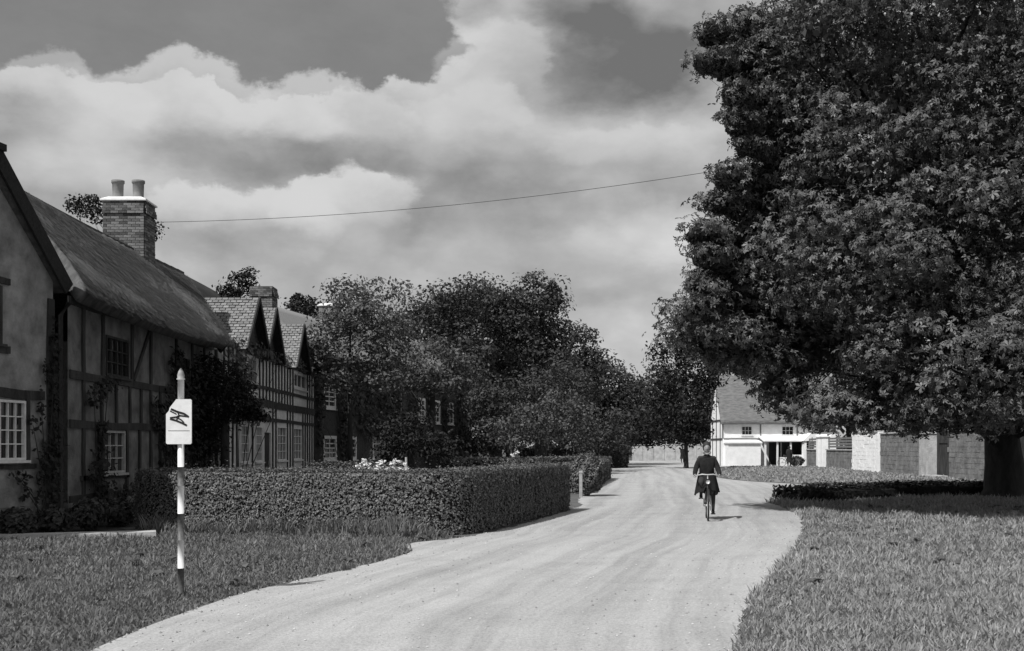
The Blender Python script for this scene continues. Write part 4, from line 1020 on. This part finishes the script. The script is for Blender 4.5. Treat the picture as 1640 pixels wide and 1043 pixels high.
ptree('elm_tree', 'smaller tree stepping down right of the tallest tree', 88, [(925, 560, 34, 40), (950, 590, 24, 34), (910, 610, 60, 46)], size=.45, per=8, lobe=1.1, trunk=.3)
ptree('elm_tree', 'low rounded dark tree where the skyline dips towards the road', 100, [(975, 620, 44, 44), (1010, 645, 34, 40), (960, 660, 50, 40)], size=.5, per=7, lobe=1.2, trunk=.3)
ptree('elm_tree', 'far tree closing the gap between the left belt and the yew', 145, [(1020, 650, 44, 44), (1060, 640, 44, 60), (1100, 660, 60, 50), (960, 660, 40, 40)], size=.7, per=4, lobe=1.8, trunk=.4)
ptree('elm_tree', 'deep shaded elm standing behind the belt, under its middle tops', 96, [(680, 560, 70, 60), (760, 545, 60, 60), (730, 500, 50, 30), (640, 600, 60, 60), (780, 620, 70, 70), (700, 650, 90, 50)], size=.6, per=5, lobe=1.5, trunk=.4)
ptree('elm_tree', 'deep shaded elm standing behind the belt, under its right end', 98, [(850, 540, 48, 50), (870, 600, 60, 60), (930, 620, 50, 50), (840, 660, 80, 46), (930, 680, 60, 40), (985, 670, 40, 46)], size=.6, per=5, lobe=1.5, trunk=.4)
ptree('laurel', 'light green shrubby tree at the foot of the belt beyond the second hedge', 66, [(860, 680, 50, 34), (905, 665, 44, 40), (820, 690, 40, 30), (935, 690, 30, 28)], leafm='leaf_pale', size=.32, per=12, lobe=.8, trunk=.14)
ptree('laurel', 'dark shrubby tree filling the shade beneath the elms', 70, [(770, 660, 50, 50), (800, 700, 50, 26), (840, 640, 60, 40), (900, 620, 60, 40), (760, 710, 40, 20)], leafm='leaf_mid', size=.34, per=10, lobe=.9, trunk=.16)
ptree('laurel', 'round clipped shrub at the bend right of the belt', 76, [(935, 705, 30, 24), (965, 700, 26, 26), (985, 690, 30, 40)], leafm='leaf_mid', size=.34, per=12, lobe=.7, trunk=.14)
ptree('laurel', 'dark thicket at the far bend below the dip in the skyline', 108, [(1000, 690, 40, 34), (1045, 690, 30, 30), (965, 700, 34, 26)], leafm='leaf_dark', size=.5, per=8, lobe=1.0, trunk=.2)
ptree('ash_tree', 'tree top showing behind the thatch left of the two pot chimney', 46, [(120, 330, 18, 14), (150, 328, 20, 18), (165, 345, 30, 16), (240, 368, 18, 18), (215, 372, 26, 20)], leafm='leaf_dark', size=.22, per=26, lobe=.45, trunk=.25)
ptree('ash_tree', 'spiky tree top between the slate roof and the gabled house chimney', 58, [(380, 458, 24, 18), (398, 450, 16, 22), (365, 470, 20, 12), (385, 490, 30, 20)], leafm='leaf_dark', size=.28, per=20, lobe=.5, trunk=.2)
ptree('ash_tree', 'dark tree tops right of the gabled house chimney', 62, [(485, 490, 26, 16), (475, 482, 12, 14), (505, 500, 22, 16), (490, 520, 40, 26)], leafm='leaf_dark', size=.3, per=18, lobe=.5, trunk=.2)

def far_wood():
    t = thing('far_wood', 'distant belt of woodland closing the view behind everything', 'wood', (0, 175, 0)); t['kind'] = 'stuff'
    prims = [(x + rnd.uniform(-3, 3), rnd.uniform(-6, 10), rnd.uniform(3.2, 4.6), rnd.uniform(6, 9), 5, rnd.uniform(3.4, 6.2)) for x in range(-95, 120, 8)]
    P, Nn = crown_points(prims, 1.6, 2.2, .7); P = P[:]; k = P[:, 2] > 0
    join_leaves('foliage', [leaves(P[k], Nn[k], 1.3)], M['leaf_mid'], t)
far_wood()

# ------------------------------------------------------------------ bus stop
def bus_stop():
    t = thing('bus_stop', 'slim banded bus stop pole with white flag plate on the left verge', 'bus stop', (-3.55, 12.05, 0), 0)
    zs = [(-.1, .3, 'band_paint'), (.3, .6, 'white_paint'), (.6, .885, 'band_paint'), (.885, 1.185, 'white_paint'), (1.185, 1.386, 'band_paint'), (1.386, 2.32, 'white_paint')]
    for a, b, m in zs:
        MB().lathe((0, 0, 0), [(a, .034), (b, .034)], 20).build('pole_band', M[m], t, True, bevel=0)
    MB().lathe((0, 0, 2.32), [(0, .044), (.015, .044), (.02, .036), (.05, .038), (.09, .026), (.125, .006)], 20).build('finial', M['grey_metal'], t, True)
    # flag plate with cut corner, rounded
    w0, w1, z0, z1 = -.143, .13, 1.63, 2.11
    r = .012
    out = [(w0 + r, z0), (w1 - r, z0), (w1, z0 + r), (w1, z1 - r), (w1 - r, z1), (w0 + .11, z1), (w0 + .04, z1 - .09), (w0 + .03, z1 - .125), (w0, z1 - .16), (w0, z0 + r)]
    y0, y1 = -.056, -.040
    n = len(out); mb = MB(); mb.add([(x, y0, z) for x, z in out] + [(x, y1, z) for x, z in out], [tuple(range(n))[::-1], tuple(range(n, 2 * n))] + [(i, (i + 1) % n, n + (i + 1) % n, n + i) for i in range(n)])
    pl = mb.build('flag_plate', M['white_paint'], t)
    # winged emblem: two swept dark strokes joined by a bar
    def stroke(pts, w):
        m = MB()
        for i in range(len(pts) - 1):
            a, b = pts[i], pts[i + 1]; dx, dz = b[0] - a[0], b[1] - a[1]; L = math.hypot(dx, dz); nx, nz = -dz / L * w / 2, dx / L * w / 2
            yy = y0 - .003 - i * .0006
            m.add([(a[0] - nx, yy, a[1] - nz), (b[0] - nx, yy, b[1] - nz), (b[0] + nx, yy, b[1] + nz), (a[0] + nx, yy, a[1] + nz)], [(0, 1, 2, 3)])
        return m
    Zc = 1.93
    for pts, w in (([(-.09, Zc + .075), (-.02, Zc + .045), (.05, Zc + .025), (.10, Zc - .01)], .022), ([(-.10, Zc + .055), (-.03, Zc + .02)], .012), ([(.08, Zc - .005), (0, Zc + .005), (-.03, Zc - .01), (-.10, Zc - .02)], .016),
                   ([(-.10, Zc - .03), (-.03, Zc - .05), (.03, Zc - .075), (.08, Zc - .1)], .02), ([(-.04, Zc - .01), (.02, Zc - .04), (.05, Zc - .07)], .014), ([(-.02, Zc + .05), (.0, Zc + .0), (-.03, Zc - .04)], .014)):
        stroke(pts, w).build('emblem_stroke', M['black_paint'], pl)
    stroke([(-.12, 1.775), (.11, 1.775)], .006).build('printed_rule', M['grey_metal'], pl)
    for z in (1.72, 2.02): MB().bx(-.05, .05, -.0395, .045, z - .015, z + .015).build('bracket', M['white_paint'], t)
bus_stop()

# ------------------------------------------------------------------ cyclist
CX, CY = 4.22, 24.2
def bicycle(label, loc, rz, lean=0, detail=True, group=None):
    t = thing('bicycle', label, 'bicycle', loc, rz, group)
    t.rotation_euler = (0, lean, rz)   # local: y forward is -Y (front wheel at y=0, rear at y=1.08)
    Rw = .335
    for y, nm in ((0, 'wheel'), (1.08, 'wheel')):
        rim = MB().torus((0, y, Rw), Rw - .035, .012, n=32, m=6)
        w = rim.build('wheel', M['chrome'], t, True)
        MB().torus((0, y, Rw), Rw - .018, .019, n=36, m=8).build('tyre', M['rubber'], w, True)
        sp = MB()
        for k in range(16):
            a = k * math.pi / 8; sp.tube([(.02 * (-1) ** k, y, Rw), (0, y + (Rw - .04) * math.cos(a), Rw + (Rw - .04) * math.sin(a))], .0025, 4)
        sp.build('spokes', M['chrome'], w); MB().tube([(-.05, y, Rw), (.05, y, Rw)], .022, 10).build('hub', M['chrome'], w)
    f = MB(); bb = (0, .62, .29); seat = (0, .82, .80); head = (0, .17, .80); hl = (0, .14, .66)
    f.tube([bb, seat], .017, 8); f.tube([bb, hl], .018, 8); f.tube([(0, .76, .62), (0, .22, .70), head], .015, 8); f.tube([hl, (0, .19, .9)], .02, 8)
    for s in (-.05, .05):
        f.tube([bb, (s, 1.08, Rw)], .010, 6); f.tube([(0, .80, .74), (s, 1.08, Rw)], .009, 6)
    f.build('frame', M['black_paint'], t, True)
    fk = MB()
    for s in (-.05, .05): fk.tube([hl, (s, .10, .62), (s, 0, Rw)], .011, 6)
    fk.build('fork', M['black_paint'], t, True)
    h = MB(); h.tube([(-.27, .42, .93), (-.25, .26, .97), (-.12, .17, 1.0), (0, .19, .99), (.12, .17, 1.0), (.25, .26, .97), (.27, .42, .93)], .012, 8); h.tube([(0, .19, .88), (0, .19, .99)], .013, 8)
    h.build('handlebar', M['chrome'], t, True)
    MB().tube([(0, .70, .87), (0, .78, .885), (0, .92, .88), (0, .95, .86)], [.02, .06, .09, .05], 10).build('saddle', M['rubber'], t, True)
    for (y, a0, a1) in ((0, 30, 165), (1.08, 10, 175)):
        g = MB()
        pts = [(0, y + math.cos(R(a)) * (Rw + .02), Rw + math.sin(R(a)) * (Rw + .02)) for a in range(a0, a1 + 1, 9)]
        vs = []; 
        for p in pts: vs += [(-.026, p[1], p[2]), (.026, p[1], p[2])]
        g.add(vs, [(2 * i, 2 * i + 1, 2 * i + 3, 2 * i + 2) for i in range(len(pts) - 1)])
        g.build('mudguard', M['black_paint'], t)
    c = MB(); c.tube([(-.07, .62, .29), (.07, .62, .29)], .012, 6); c.tube([(.07, .62, .29), (.075, .60, .125)], .01, 6); c.tube([(-.07, .62, .29), (-.075, .64, .455)], .01, 6)
    c.tube([(.05, .62, .29), (.053, .62, .292)], .09, 18)
    ck = c.build('crank', M['chrome'], t, True)
    for x, y, z in ((.13, .60, .12), (-.13, .64, .46)): MB().bx(x - .05, x + .05, y - .035, y + .035, z - .012, z + .012).build('pedal', M['rubber'], ck)
    MB().tube([(0, .06, .84), (0, .10, .84), (0, .15, .85)], [.045, .04, .015], 12).build('lamp', M['chrome'], t, True)
    return t
bike = bicycle('black upright bicycle ridden towards the camera by the dark coated cyclist', (CX, CY, .006), R(-8))
bicycle('dark bicycle propped by the white porch beside the distant cottage', (22.9, 90.8, .006), R(80), lean=R(6))

def skin_mesh(name, verts, edges, radii, m, parent, root=0, sub=2):
    me = bpy.data.meshes.new(name); me.from_pydata(verts, edges, []); me.update()
    o = bpy.data.objects.new(name, me); COL.objects.link(o)
    sk = o.modifiers.new('skin', 'SKIN'); sk.use_smooth_shade = True
    for i, r in enumerate(radii):
        d = me.skin_vertices[0].data[i]; d.radius = (r, r) if not isinstance(r, tuple) else r
        d.use_root = (i == root)
    ss = o.modifiers.new('sub', 'SUBSURF'); ss.levels = sub; ss.render_levels = sub
    dg = bpy.context.evaluated_depsgraph_get(); dg.update()
    nm = bpy.data.meshes.new_from_object(o.evaluated_get(dg)); nm.name = name
    bpy.data.objects.remove(o)
    nm.materials.clear(); nm.materials.append(m)
    nm.polygons.foreach_set('use_smooth', [True] * len(nm.polygons))
    o2 = bpy.data.objects.new(name, nm); link(o2, parent); return o2

def cyclist():
    # local frame like the bicycle's: facing -y, front wheel at y=0
    t = thing('person', 'cyclist in a long dark coat and skirt riding an upright bicycle towards us', 'person', (CX, CY, .006), R(-8))
    V = []; E = []; Rr = []
    def ch(pts, start=None):
        prev = start
        for p, r in pts:
            V.append(p); Rr.append(r); i = len(V) - 1
            if prev is not None: E.append((prev, i))
            prev = i
        return prev
    pel = ch([((0, .84, .95), .135)])
    ab = ch([((0, .82, 1.08), .125)], pel); chs = ch([((0, .79, 1.24), .14)], ab); nk = ch([((0, .77, 1.385), .07)], chs)
    ch([((0, .755, 1.45), .052), ((0, .735, 1.515), .05)], nk)
    for s in (-1, 1):
        sh = ch([((s * .165, .78, 1.345), .06)], chs)
        el = ch([((s * .24, .72, 1.13), .045), ((s * .265, .60, 1.02), .037), ((s * .258, .46, .975), .028), ((s * .256, .43, .965), .03)], sh)
    # legs: right foot of picture (x+) low, left raised
    ch([((.10, .80, .90), .10), ((.125, .50, .70), .066), ((.13, .53, .48), .052), ((.13, .59, .22), .036), ((.13, .60, .17), .035)], pel)
    ch([((-.10, .80, .90), .10), ((-.135, .44, .83), .066), ((-.13, .52, .66), .05), ((-.13, .62, .55), .036), ((-.13, .63, .51), .035)], pel)
    body = skin_mesh('body', V, E, Rr, M['stocking'], t)
    # head with face
    hm = MB(); n, mseg = 20, 16; HS = 1.07
    hv = []
    for i in range(mseg + 1):
        ph = math.pi * i / mseg
        for k in range(n):
            a = 2 * math.pi * k / n
            x = .073 * math.sin(ph) * math.cos(a); y = .092 * math.sin(ph) * math.sin(a); z = .115 * math.cos(ph)
            if z < 0: x *= 1 + z * 1.6; y = y * (1 + z * .7) if y > 0 else y
            # nose, brow, chin, eye sockets on the -y face
            if y < -.04:
                y -= .022 * math.exp(-((x / .013) ** 2 + ((z + .012) / .022) ** 2))
                y += .010 * (math.exp(-(((x - .028) / .014) ** 2 + ((z - .012) / .011) ** 2)) + math.exp(-(((x + .028) / .014) ** 2 + ((z - .012) / .011) ** 2)))
                y -= .006 * math.exp(-((x / .022) ** 2 + ((z + .058) / .008) ** 2)); y -= .008 * math.exp(-((x / .02) ** 2 + ((z + .095) / .015) ** 2))
            hv.append((x, y, z))
    fs = [(i * n + k, i * n + (k + 1) % n, (i + 1) * n + (k + 1) % n, (i + 1) * n + k) for i in range(mseg) for k in range(n)]
    hm.add([(x * HS, y + .735, z * HS + 1.58) for x, y, z in hv], fs)
    head = hm.build('head', M['skin'], t, True)
    for s in (-1, 1):
        MB().lathe((s * .028, .735 - .083, 1.591), [(0, .008), (.006, .007)], 8).build('eye', M['black_paint'], head)
        MB().tube([(s * .072, .74, 1.575), (s * .082, .75, 1.60), (s * .074, .75, 1.62)], [.008, .014, .007], 8).build('ear', M['skin'], head, True)
    MB().box((0, .735 - .095, 1.528), (.045, .008, .008)).build('mouth', M['hair'], head)
    # hair and small beret
    hr = MB(); vs = []
    for i in range(11):
        ph = math.pi * .74 * i / 10
        for k in range(24):
            a = 2 * math.pi * k / 24; front = max(0, -math.sin(a)); p2 = ph * (1 - .50 * front)
            j = 1 + rnd.uniform(-.02, .03)
            vs.append((.094 * max(math.sin(p2), .82 if p2 > 1.5 else 0) * math.cos(a) * j, .735 + .012 + .108 * max(math.sin(p2), .75 if p2 > 1.5 else 0) * math.sin(a) * j   , 1.597 + .122 * math.cos(p2) * j))
    hr.add(vs, [(i * 24 + k, i * 24 + (k + 1) % 24, (i + 1) * 24 + (k + 1) % 24, (i + 1) * 24 + k) for i in range(10) for k in range(24)])
    hb_ = hr.build('hair', M['hair'], t, True)
    sc_ = MB(); sc_.tube([(-.055, .70, 1.455), (0, .672, 1.435), (.06, .70, 1.46), (.07, .78, 1.47), (0, .83, 1.47), (-.065, .78, 1.465), (-.055, .70, 1.455)], .026, 8); sc_.build('scarf', M['plaster'], t, True)
    # coat: torso shell and sleeves grown by skin over the arms
    V2 = []; E2 = []; R2 = []
    def c2(pts, start=None):
        prev = start
        for p, r in pts:
            V2.append(p); R2.append(r); i = len(V2) - 1
            if prev is not None: E2.append((prev, i))
            prev = i
        return prev
    a = c2([((0, .84, .93), .19)]); b = c2([((0, .82, 1.08), .175)], a); c = c2([((0, .785, 1.24), .18)], b); c2([((0, .775, 1.355), .12), ((0, .765, 1.44), .07)], c)
    for s in (-1, 1): c2([((s * .165, .78, 1.31), .075), ((s * .235, .73, 1.13), .064), ((s * .262, .61, 1.03), .055), ((s * .265, .50, .985), .048)], c)
    skin_mesh('coat', V2, E2, R2, M['coat'], t)
    # skirt of the coat: flared, draped over thighs, folds
    sk = MB(); vs = []; rows = 10; n = 40
    for i in range(rows + 1):
        u = i / rows
        for k in range(n):
            an = 2 * math.pi * k / n; fold = 1 + .07 * u * math.sin(an * 7 + .6) + .04 * u * math.sin(an * 13)
            rx = (.18 + .085 * u ** .8) * fold; ry = (.17 + .20 * u ** .7) * fold
            cy = .80 - .12 * u; z = 1.02 - .44 * u + (.04 * u * math.sin(an * 3 + 1))
            if math.sin(an) > 0: z -= .03 * u
            if abs(math.cos(an)) < .28 and math.sin(an) < 0: z += .10 * u
            vs.append((rx * math.cos(an), cy + ry * math.sin(an), z))
    sk.add(vs, [(i * n + k, i * n + (k + 1) % n, (i + 1) * n + (k + 1) % n, (i + 1) * n + k) for i in range(rows) for k in range(n)])
    sk.build('skirt', M['skirt'], t, True)
    # hands: palm, four curled fingers and thumb around the grips
    for s in (-1, 1):
        V3 = [(s * .262, .47, .98)]; E3 = []; R3 = [.022]
        V3.append((s * .268, .42, .972)); R3.append(.026); E3.append((0, 1))
        hb = skin_mesh('hand', V3 , E3, R3, M['skin'], t, sub=2)
        for q in range(4):
            y = .445 - .019 * q; Ln = (.9, 1.05, 1.0, .8)[q]
            MB().tube([(s * .268, y, .985), (s * .292, y - .002, .972 - .004 * q), (s * .296, y, .945), (s * .274, y + .002, .925 + .005 * (1 - Ln))], [.009, .0088, .008, .0065], 7).build('finger', M['skin'], hb, True)
        MB().tube([(s * .255, .455, .98), (s * .243, .43, .955), (s * .252, .41, .935)], [.011, .009, .007], 7).build('thumb', M['skin'], hb, True)
    # shoes
    for x, y, z in ((.13, .60, .155), (-.13, .64, .495)):
        MB().tube([(x, y + .08, z + .01), (x, y + .04, z + .015), (x, y - .04, z + .0), (x, y - .12, z - .005), (x, y - .15, z - .008)], [.028, .038, .036, .03, .014], 10).build('shoe', M['black_paint'], t, True)
cyclist()

# distant shrub in front of the far white wall
def walker(label, x, y, rz, h=1.66, step=.12):
    t = thing('person', label, 'person', (x, y, .006), rz); k = h / 1.7
    def sc_(p): return tuple(c * k for c in p)
    V = [(0, 0, .95), (0, .0, 1.15), (0, -.01, 1.34), (0, -.01, 1.46), (0, -.02, 1.55), (0, -.02, 1.66)]; E = [(0, 1), (1, 2), (2, 3), (3, 4), (4, 5)]; Rr = [.15, .14, .15, .055, .08, .07]
    for s_ in (-1, 1):
        b = len(V); V += [(s_ * .17, 0, 1.38), (s_ * .22, .03, 1.12), (s_ * .21, -.08, .90), (s_ * .21, -.11, .83)]; E += [(2, b), (b, b + 1), (b + 1, b + 2), (b + 2, b + 3)]; Rr += [.06, .045, .035, .03]
        b = len(V); V += [(s_ * .1, -s_ * step * .4, .5), (s_ * .1, -s_ * step * .2, .08), (s_ * .1, -s_ * step * .2 - .14, .04)]; E += [(0, b), (b, b + 1), (b + 1, b + 2)]; Rr += [.07, .045, .04]
    skin_mesh('body', [sc_(v) for v in V], E, [r * k for r in Rr], M['stocking'], t)
    c = MB().lathe((0, 0, 0), [(.42 * k, .27), (.7 * k, .22), (1.0 * k, .19), (1.2 * k, .185), (1.40 * k, .14), (1.45 * k, .07)], 14).build('coat', M['coat'], t, True)
    MB().lathe((0, -.015, 1.57 * k), [(0, .115), (.04, .118), (.10, .10), (.135, .04)], 12).build('hat', M['coat'], t, True)
walker('tiny dark figure standing before the far pale wall left of the cyclist', (1093 - 820) / 1800 * 112, 112, R(20))
walker('dark distant figure standing by the bicycle near the white porch', (1264 - 820) / 1800 * 90.5, 90.5, R(160))
bush('round_bush', 'low shrub under the veranda of the white cottage', 23.2, 91.6, .55, .8, m='leaf_mid', size=.2, n=500)

# ------------------------------------------------------------------ overhead wire
def wire():
    a = Vector(at(254, 356, 34)); b = Vector(at(1240, 258, 31)); pts = []
    for i in range(41):
        t_ = i / 40; p = a.lerp(b, t_); p.z -= 4 * .35 * t_ * (1 - t_); pts.append(p)
    o = MB().tube(pts, .0075, 5).build('telephone_wire', M['black_paint'])
    tag(o, 'thin telephone wire crossing the sky from the chimney to the chestnut', 'wire')
wire()

# ------------------------------------------------------------------ grass
def in_poly(x, y, poly):
    poly = np.array(poly); c = np.zeros(len(x), bool); j = len(poly) - 1
    for i in range(len(poly)):
        xi, yi = poly[i]; xj, yj = poly[j]
        k = ((yi > y) != (yj > y)) & (x < (xj - xi) * (y - yi) / (yj - yi + 1e-12) + xi); c ^= k; j = i
    return c
ROADP = smooth_poly(road_left + road_right, 2)
def grass(name, label, region, zones, hgt, m, wid=.006, avoid_road=True, lean=.5):
    Ps = []
    for (y0, y1, dens, hs) in zones:
        xs = [p[0] for p in region]; x0, x1 = min(xs), max(xs)
        n = int((x1 - x0) * (y1 - y0) * dens); x = rng.uniform(x0, x1, n); y = rng.uniform(y0, y1, n)
        # only where the view can see it, plus a margin to both sides
        k = (np.abs(x) < y * .50 + 1.5) & in_poly(x, y, region)
        if avoid_road: k &= ~in_poly(x + rng.normal(0, .03, n), y, ROADP)
        x, y = x[k], y[k]
        big = .5 + .5 * np.sin(x * .83 + 1.7 * np.sin(y * .41 + 1)) * np.sin(y * .67 + 1.3 * np.sin(x * .53))
        tuft = np.clip(.5 + .35 * np.sin(x * 3.1 + np.sin(y * 2.3) * 2) * np.sin(y * 2.7 + np.cos(x * 1.9) * 2) + .3 * (big - .5) + .25 * np.sin(x * 9.7 + 2 * np.sin(y * 7.3)) * np.sin(y * 8.9 + 2 * np.sin(x * 6.1)), 0, 1)
        keep = rng.random(len(x)) < .30 + .70 * tuft; x, y, tuft = x[keep], y[keep], tuft[keep]
        Ps.append((x, y, np.full(len(x), hs) * (.35 + 1.3 * tuft) * rng.uniform(.5, 1.4, len(x)), tuft))
    x = np.concatenate([p[0] for p in Ps]); y = np.concatenate([p[1] for p in Ps]); hh = np.concatenate([p[2] for p in Ps]) * hgt; tf = np.concatenate([p[3] for p in Ps])
    n = len(x); a = rng.uniform(0, 2 * math.pi, n); w = wid * (1 + y / 12) * rng.uniform(.7, 1.4, n)
    B = np.stack([x, y, np.zeros(n)], 1); d = np.stack([np.cos(a), np.sin(a), 0 * a], 1) * w[:, None]
    l = rng.normal(0, lean, (n, 3)); l[:, 2] = 1; l = unit(l)
    tip = B + l * hh[:, None]; mid = B + (l * .5 + np.array([0, 0, .12])) * hh[:, None]
    V = np.stack([B - d, B + d, mid + d * .7, tip, mid - d * .7], 1).reshape(-1, 3)
    o = np.arange(n)[:, None] * 5
    F = np.concatenate([o + np.array([0, 1, 2, 4])[None], ], 0)
    F3 = o + np.array([4, 2, 3, 3])[None]
    # quads for the lower half, triangles (as separate faces) for the tips
    me_t = np.clip(rng.beta(1.6, 2, n) * .75 + tf * .35 - .05, 0, 1); T = np.repeat(me_t, 5)
    me = bpy.data.meshes.new(name)
    me.vertices.add(len(V)); me.vertices.foreach_set('co', V.astype(np.float32).ravel())
    tri = (o + np.array([4, 2, 3])[None]); loops = np.concatenate([F.ravel(), tri.ravel()]).astype(np.int32)
    me.loops.add(len(loops)); me.loops.foreach_set('vertex_index', loops)
    st = np.concatenate([np.arange(n) * 4, n * 4 + np.arange(n) * 3]).astype(np.int32)
    me.polygons.add(2 * n); me.polygons.foreach_set('loop_start', st); me.update(calc_edges=True)
    at_ = me.attributes.new('tone', 'FLOAT', 'POINT'); at_.data.foreach_set('value', T.astype(np.float32))
    me.materials.append(M[m]); ob = bpy.data.objects.new(name, me); link(ob)
    tag(ob, label, 'grass', kind='stuff')

def gravel():
    n = 16000; y = rng.uniform(7.5, 30, n) ** 1.0; x = rng.uniform(-5, 8.5, n)
    k = in_poly(x, y, ROADP)
    # gather towards the road edges
    e = np.array(ROADP); e = e[(e[:, 1] > 6) & (e[:, 1] < 34)]
    dist = np.min(np.hypot(x[:, None] - e[None, :, 0], (y[:, None] - e[None, :, 1]) * .4), 1)
    k &= rng.random(n) < .12 + .9 * np.exp(-dist / .5); x, y = x[k], y[k]; n = len(x)
    r = rng.uniform(.005, .017, n)[:, None]; P = np.stack([x, y, np.full(n, .009)], 1)
    O = np.array([(1, 0, 0), (0, 1, 0), (-1, 0, 0), (0, -1, 0), (0, 0, .8)]); V = (P[:, None] + O[None] * r[:, None] * rng.uniform(.7, 1.3, (n, 5, 1))).reshape(-1, 3)
    F = (np.arange(n)[:, None, None] * 5 + np.array([(0, 1, 4), (1, 2, 4), (2, 3, 4), (3, 0, 4)])[None]).reshape(-1, 3)
    tag(np_mesh('loose_gravel', V, F, M['gravel'], None, np.repeat(rng.random(n), 5)), 'loose pale gravel scattered along the road edges', 'gravel', kind='stuff')
M['gravel'] = mat('gravel_stone', .16, .5, attr=True)
gravel()
left_reg = [(-12, 6), (0, 6), (0, 19.5), (-1.3, 20.1), (-6.4, 21.2), (-6.4, 20.5), (-6.3, 19.95), (-9.3, 18.8), (-12, 17)]
grass('verge_grass', 'rough mown grass of the left verge around the bus stop', left_reg, [(7.5, 13, 2200, 1), (13, 17, 1300, 1.1), (17, 21.4, 800, 1.3)], .058, 'blade', lean=.75, wid=.005)
grass('hedge_foot_grass', 'taller unmown grass along the foot of the clipped hedge', [(-6.9, 20.7), (-4, 20.3), (-2.4, 19.6), (-1.5, 19.3), (-1.0, 19.9), (-2, 20.3), (-4, 20.85), (-6.6, 21.3)], [(19, 21.5, 900, 1)], .24, 'blade')
right_reg = [(1, 6), (26, 6), (26, 38.5), (17, 38.5), (11.3, 37), (8.2, 34.6), (7, 32.6), (6.5, 27), (1, 10)]
grass('verge_grass', 'long pale grass of the right verge below the chestnut', right_reg, [(7.5, 14, 2200, 1), (14, 22, 950, 1.15), (22, 30, 480, 1.3), (30, 42, 220, 1.6)], .078, 'blade_dry', lean=.75, wid=.005)
grass('verge_grass', 'short dry grass on the far verge before the garden wall and white cottage', [(13.4, 75), (11.6, 66), (10.9, 58), (11.1, 52.5), (13.4, 48), (18, 44), (23.6, 41), (24.2, 60), (24.4, 80), (24.6, 91), (17.8, 91), (16.5, 86)], [(41, 92, 45, 1.6)], .06, 'blade_dry', wid=.008, avoid_road=False)
grass('lawn_grass', 'grass of the garden lawn behind the clipped hedge', [(-8, 22.5), (-1.6, 21.6), (.3, 28.5), (1.8, 40), (2, 50), (-6, 50), (-7.5, 33)], [(21.5, 50, 60, 1.6)], .07, 'blade', wid=.008)
def weeds():
    n = 170; y = rng.uniform(11, 30, n); x = rng.uniform(-9, 15, n)
    ok = ~in_poly(x, y, ROADP) & ((x > 2) | (y < 19.3)) & (np.abs(x) < y * .48 + 1); x, y = x[ok], y[ok]; n = len(x)
    k = 9; a = rng.uniform(0, 2 * math.pi, (n, k)); r = rng.uniform(.06, .15, (n, k))
    P = np.stack([x[:, None] + np.cos(a) * r * .5, y[:, None] + np.sin(a) * r * .5, np.full((n, k), .045) + rng.uniform(0, .04, (n, k))], 2).reshape(-1, 3)
    V, F, T = leaves(P, np.tile([0, -.15, 1.0], (len(P), 1)), .13, 'kite', .35)
    tag(np_mesh('verge_weeds', V, F, M['leaf_pale'], None, T), 'flat leaved weeds scattered through the verge grass', 'weeds', kind='stuff')
weeds()
print('TRIS', sum(len(o.data.loop_triangles) if False else len(o.data.polygons) for o in sc.objects if o.type == 'MESH'), len(sc.objects))
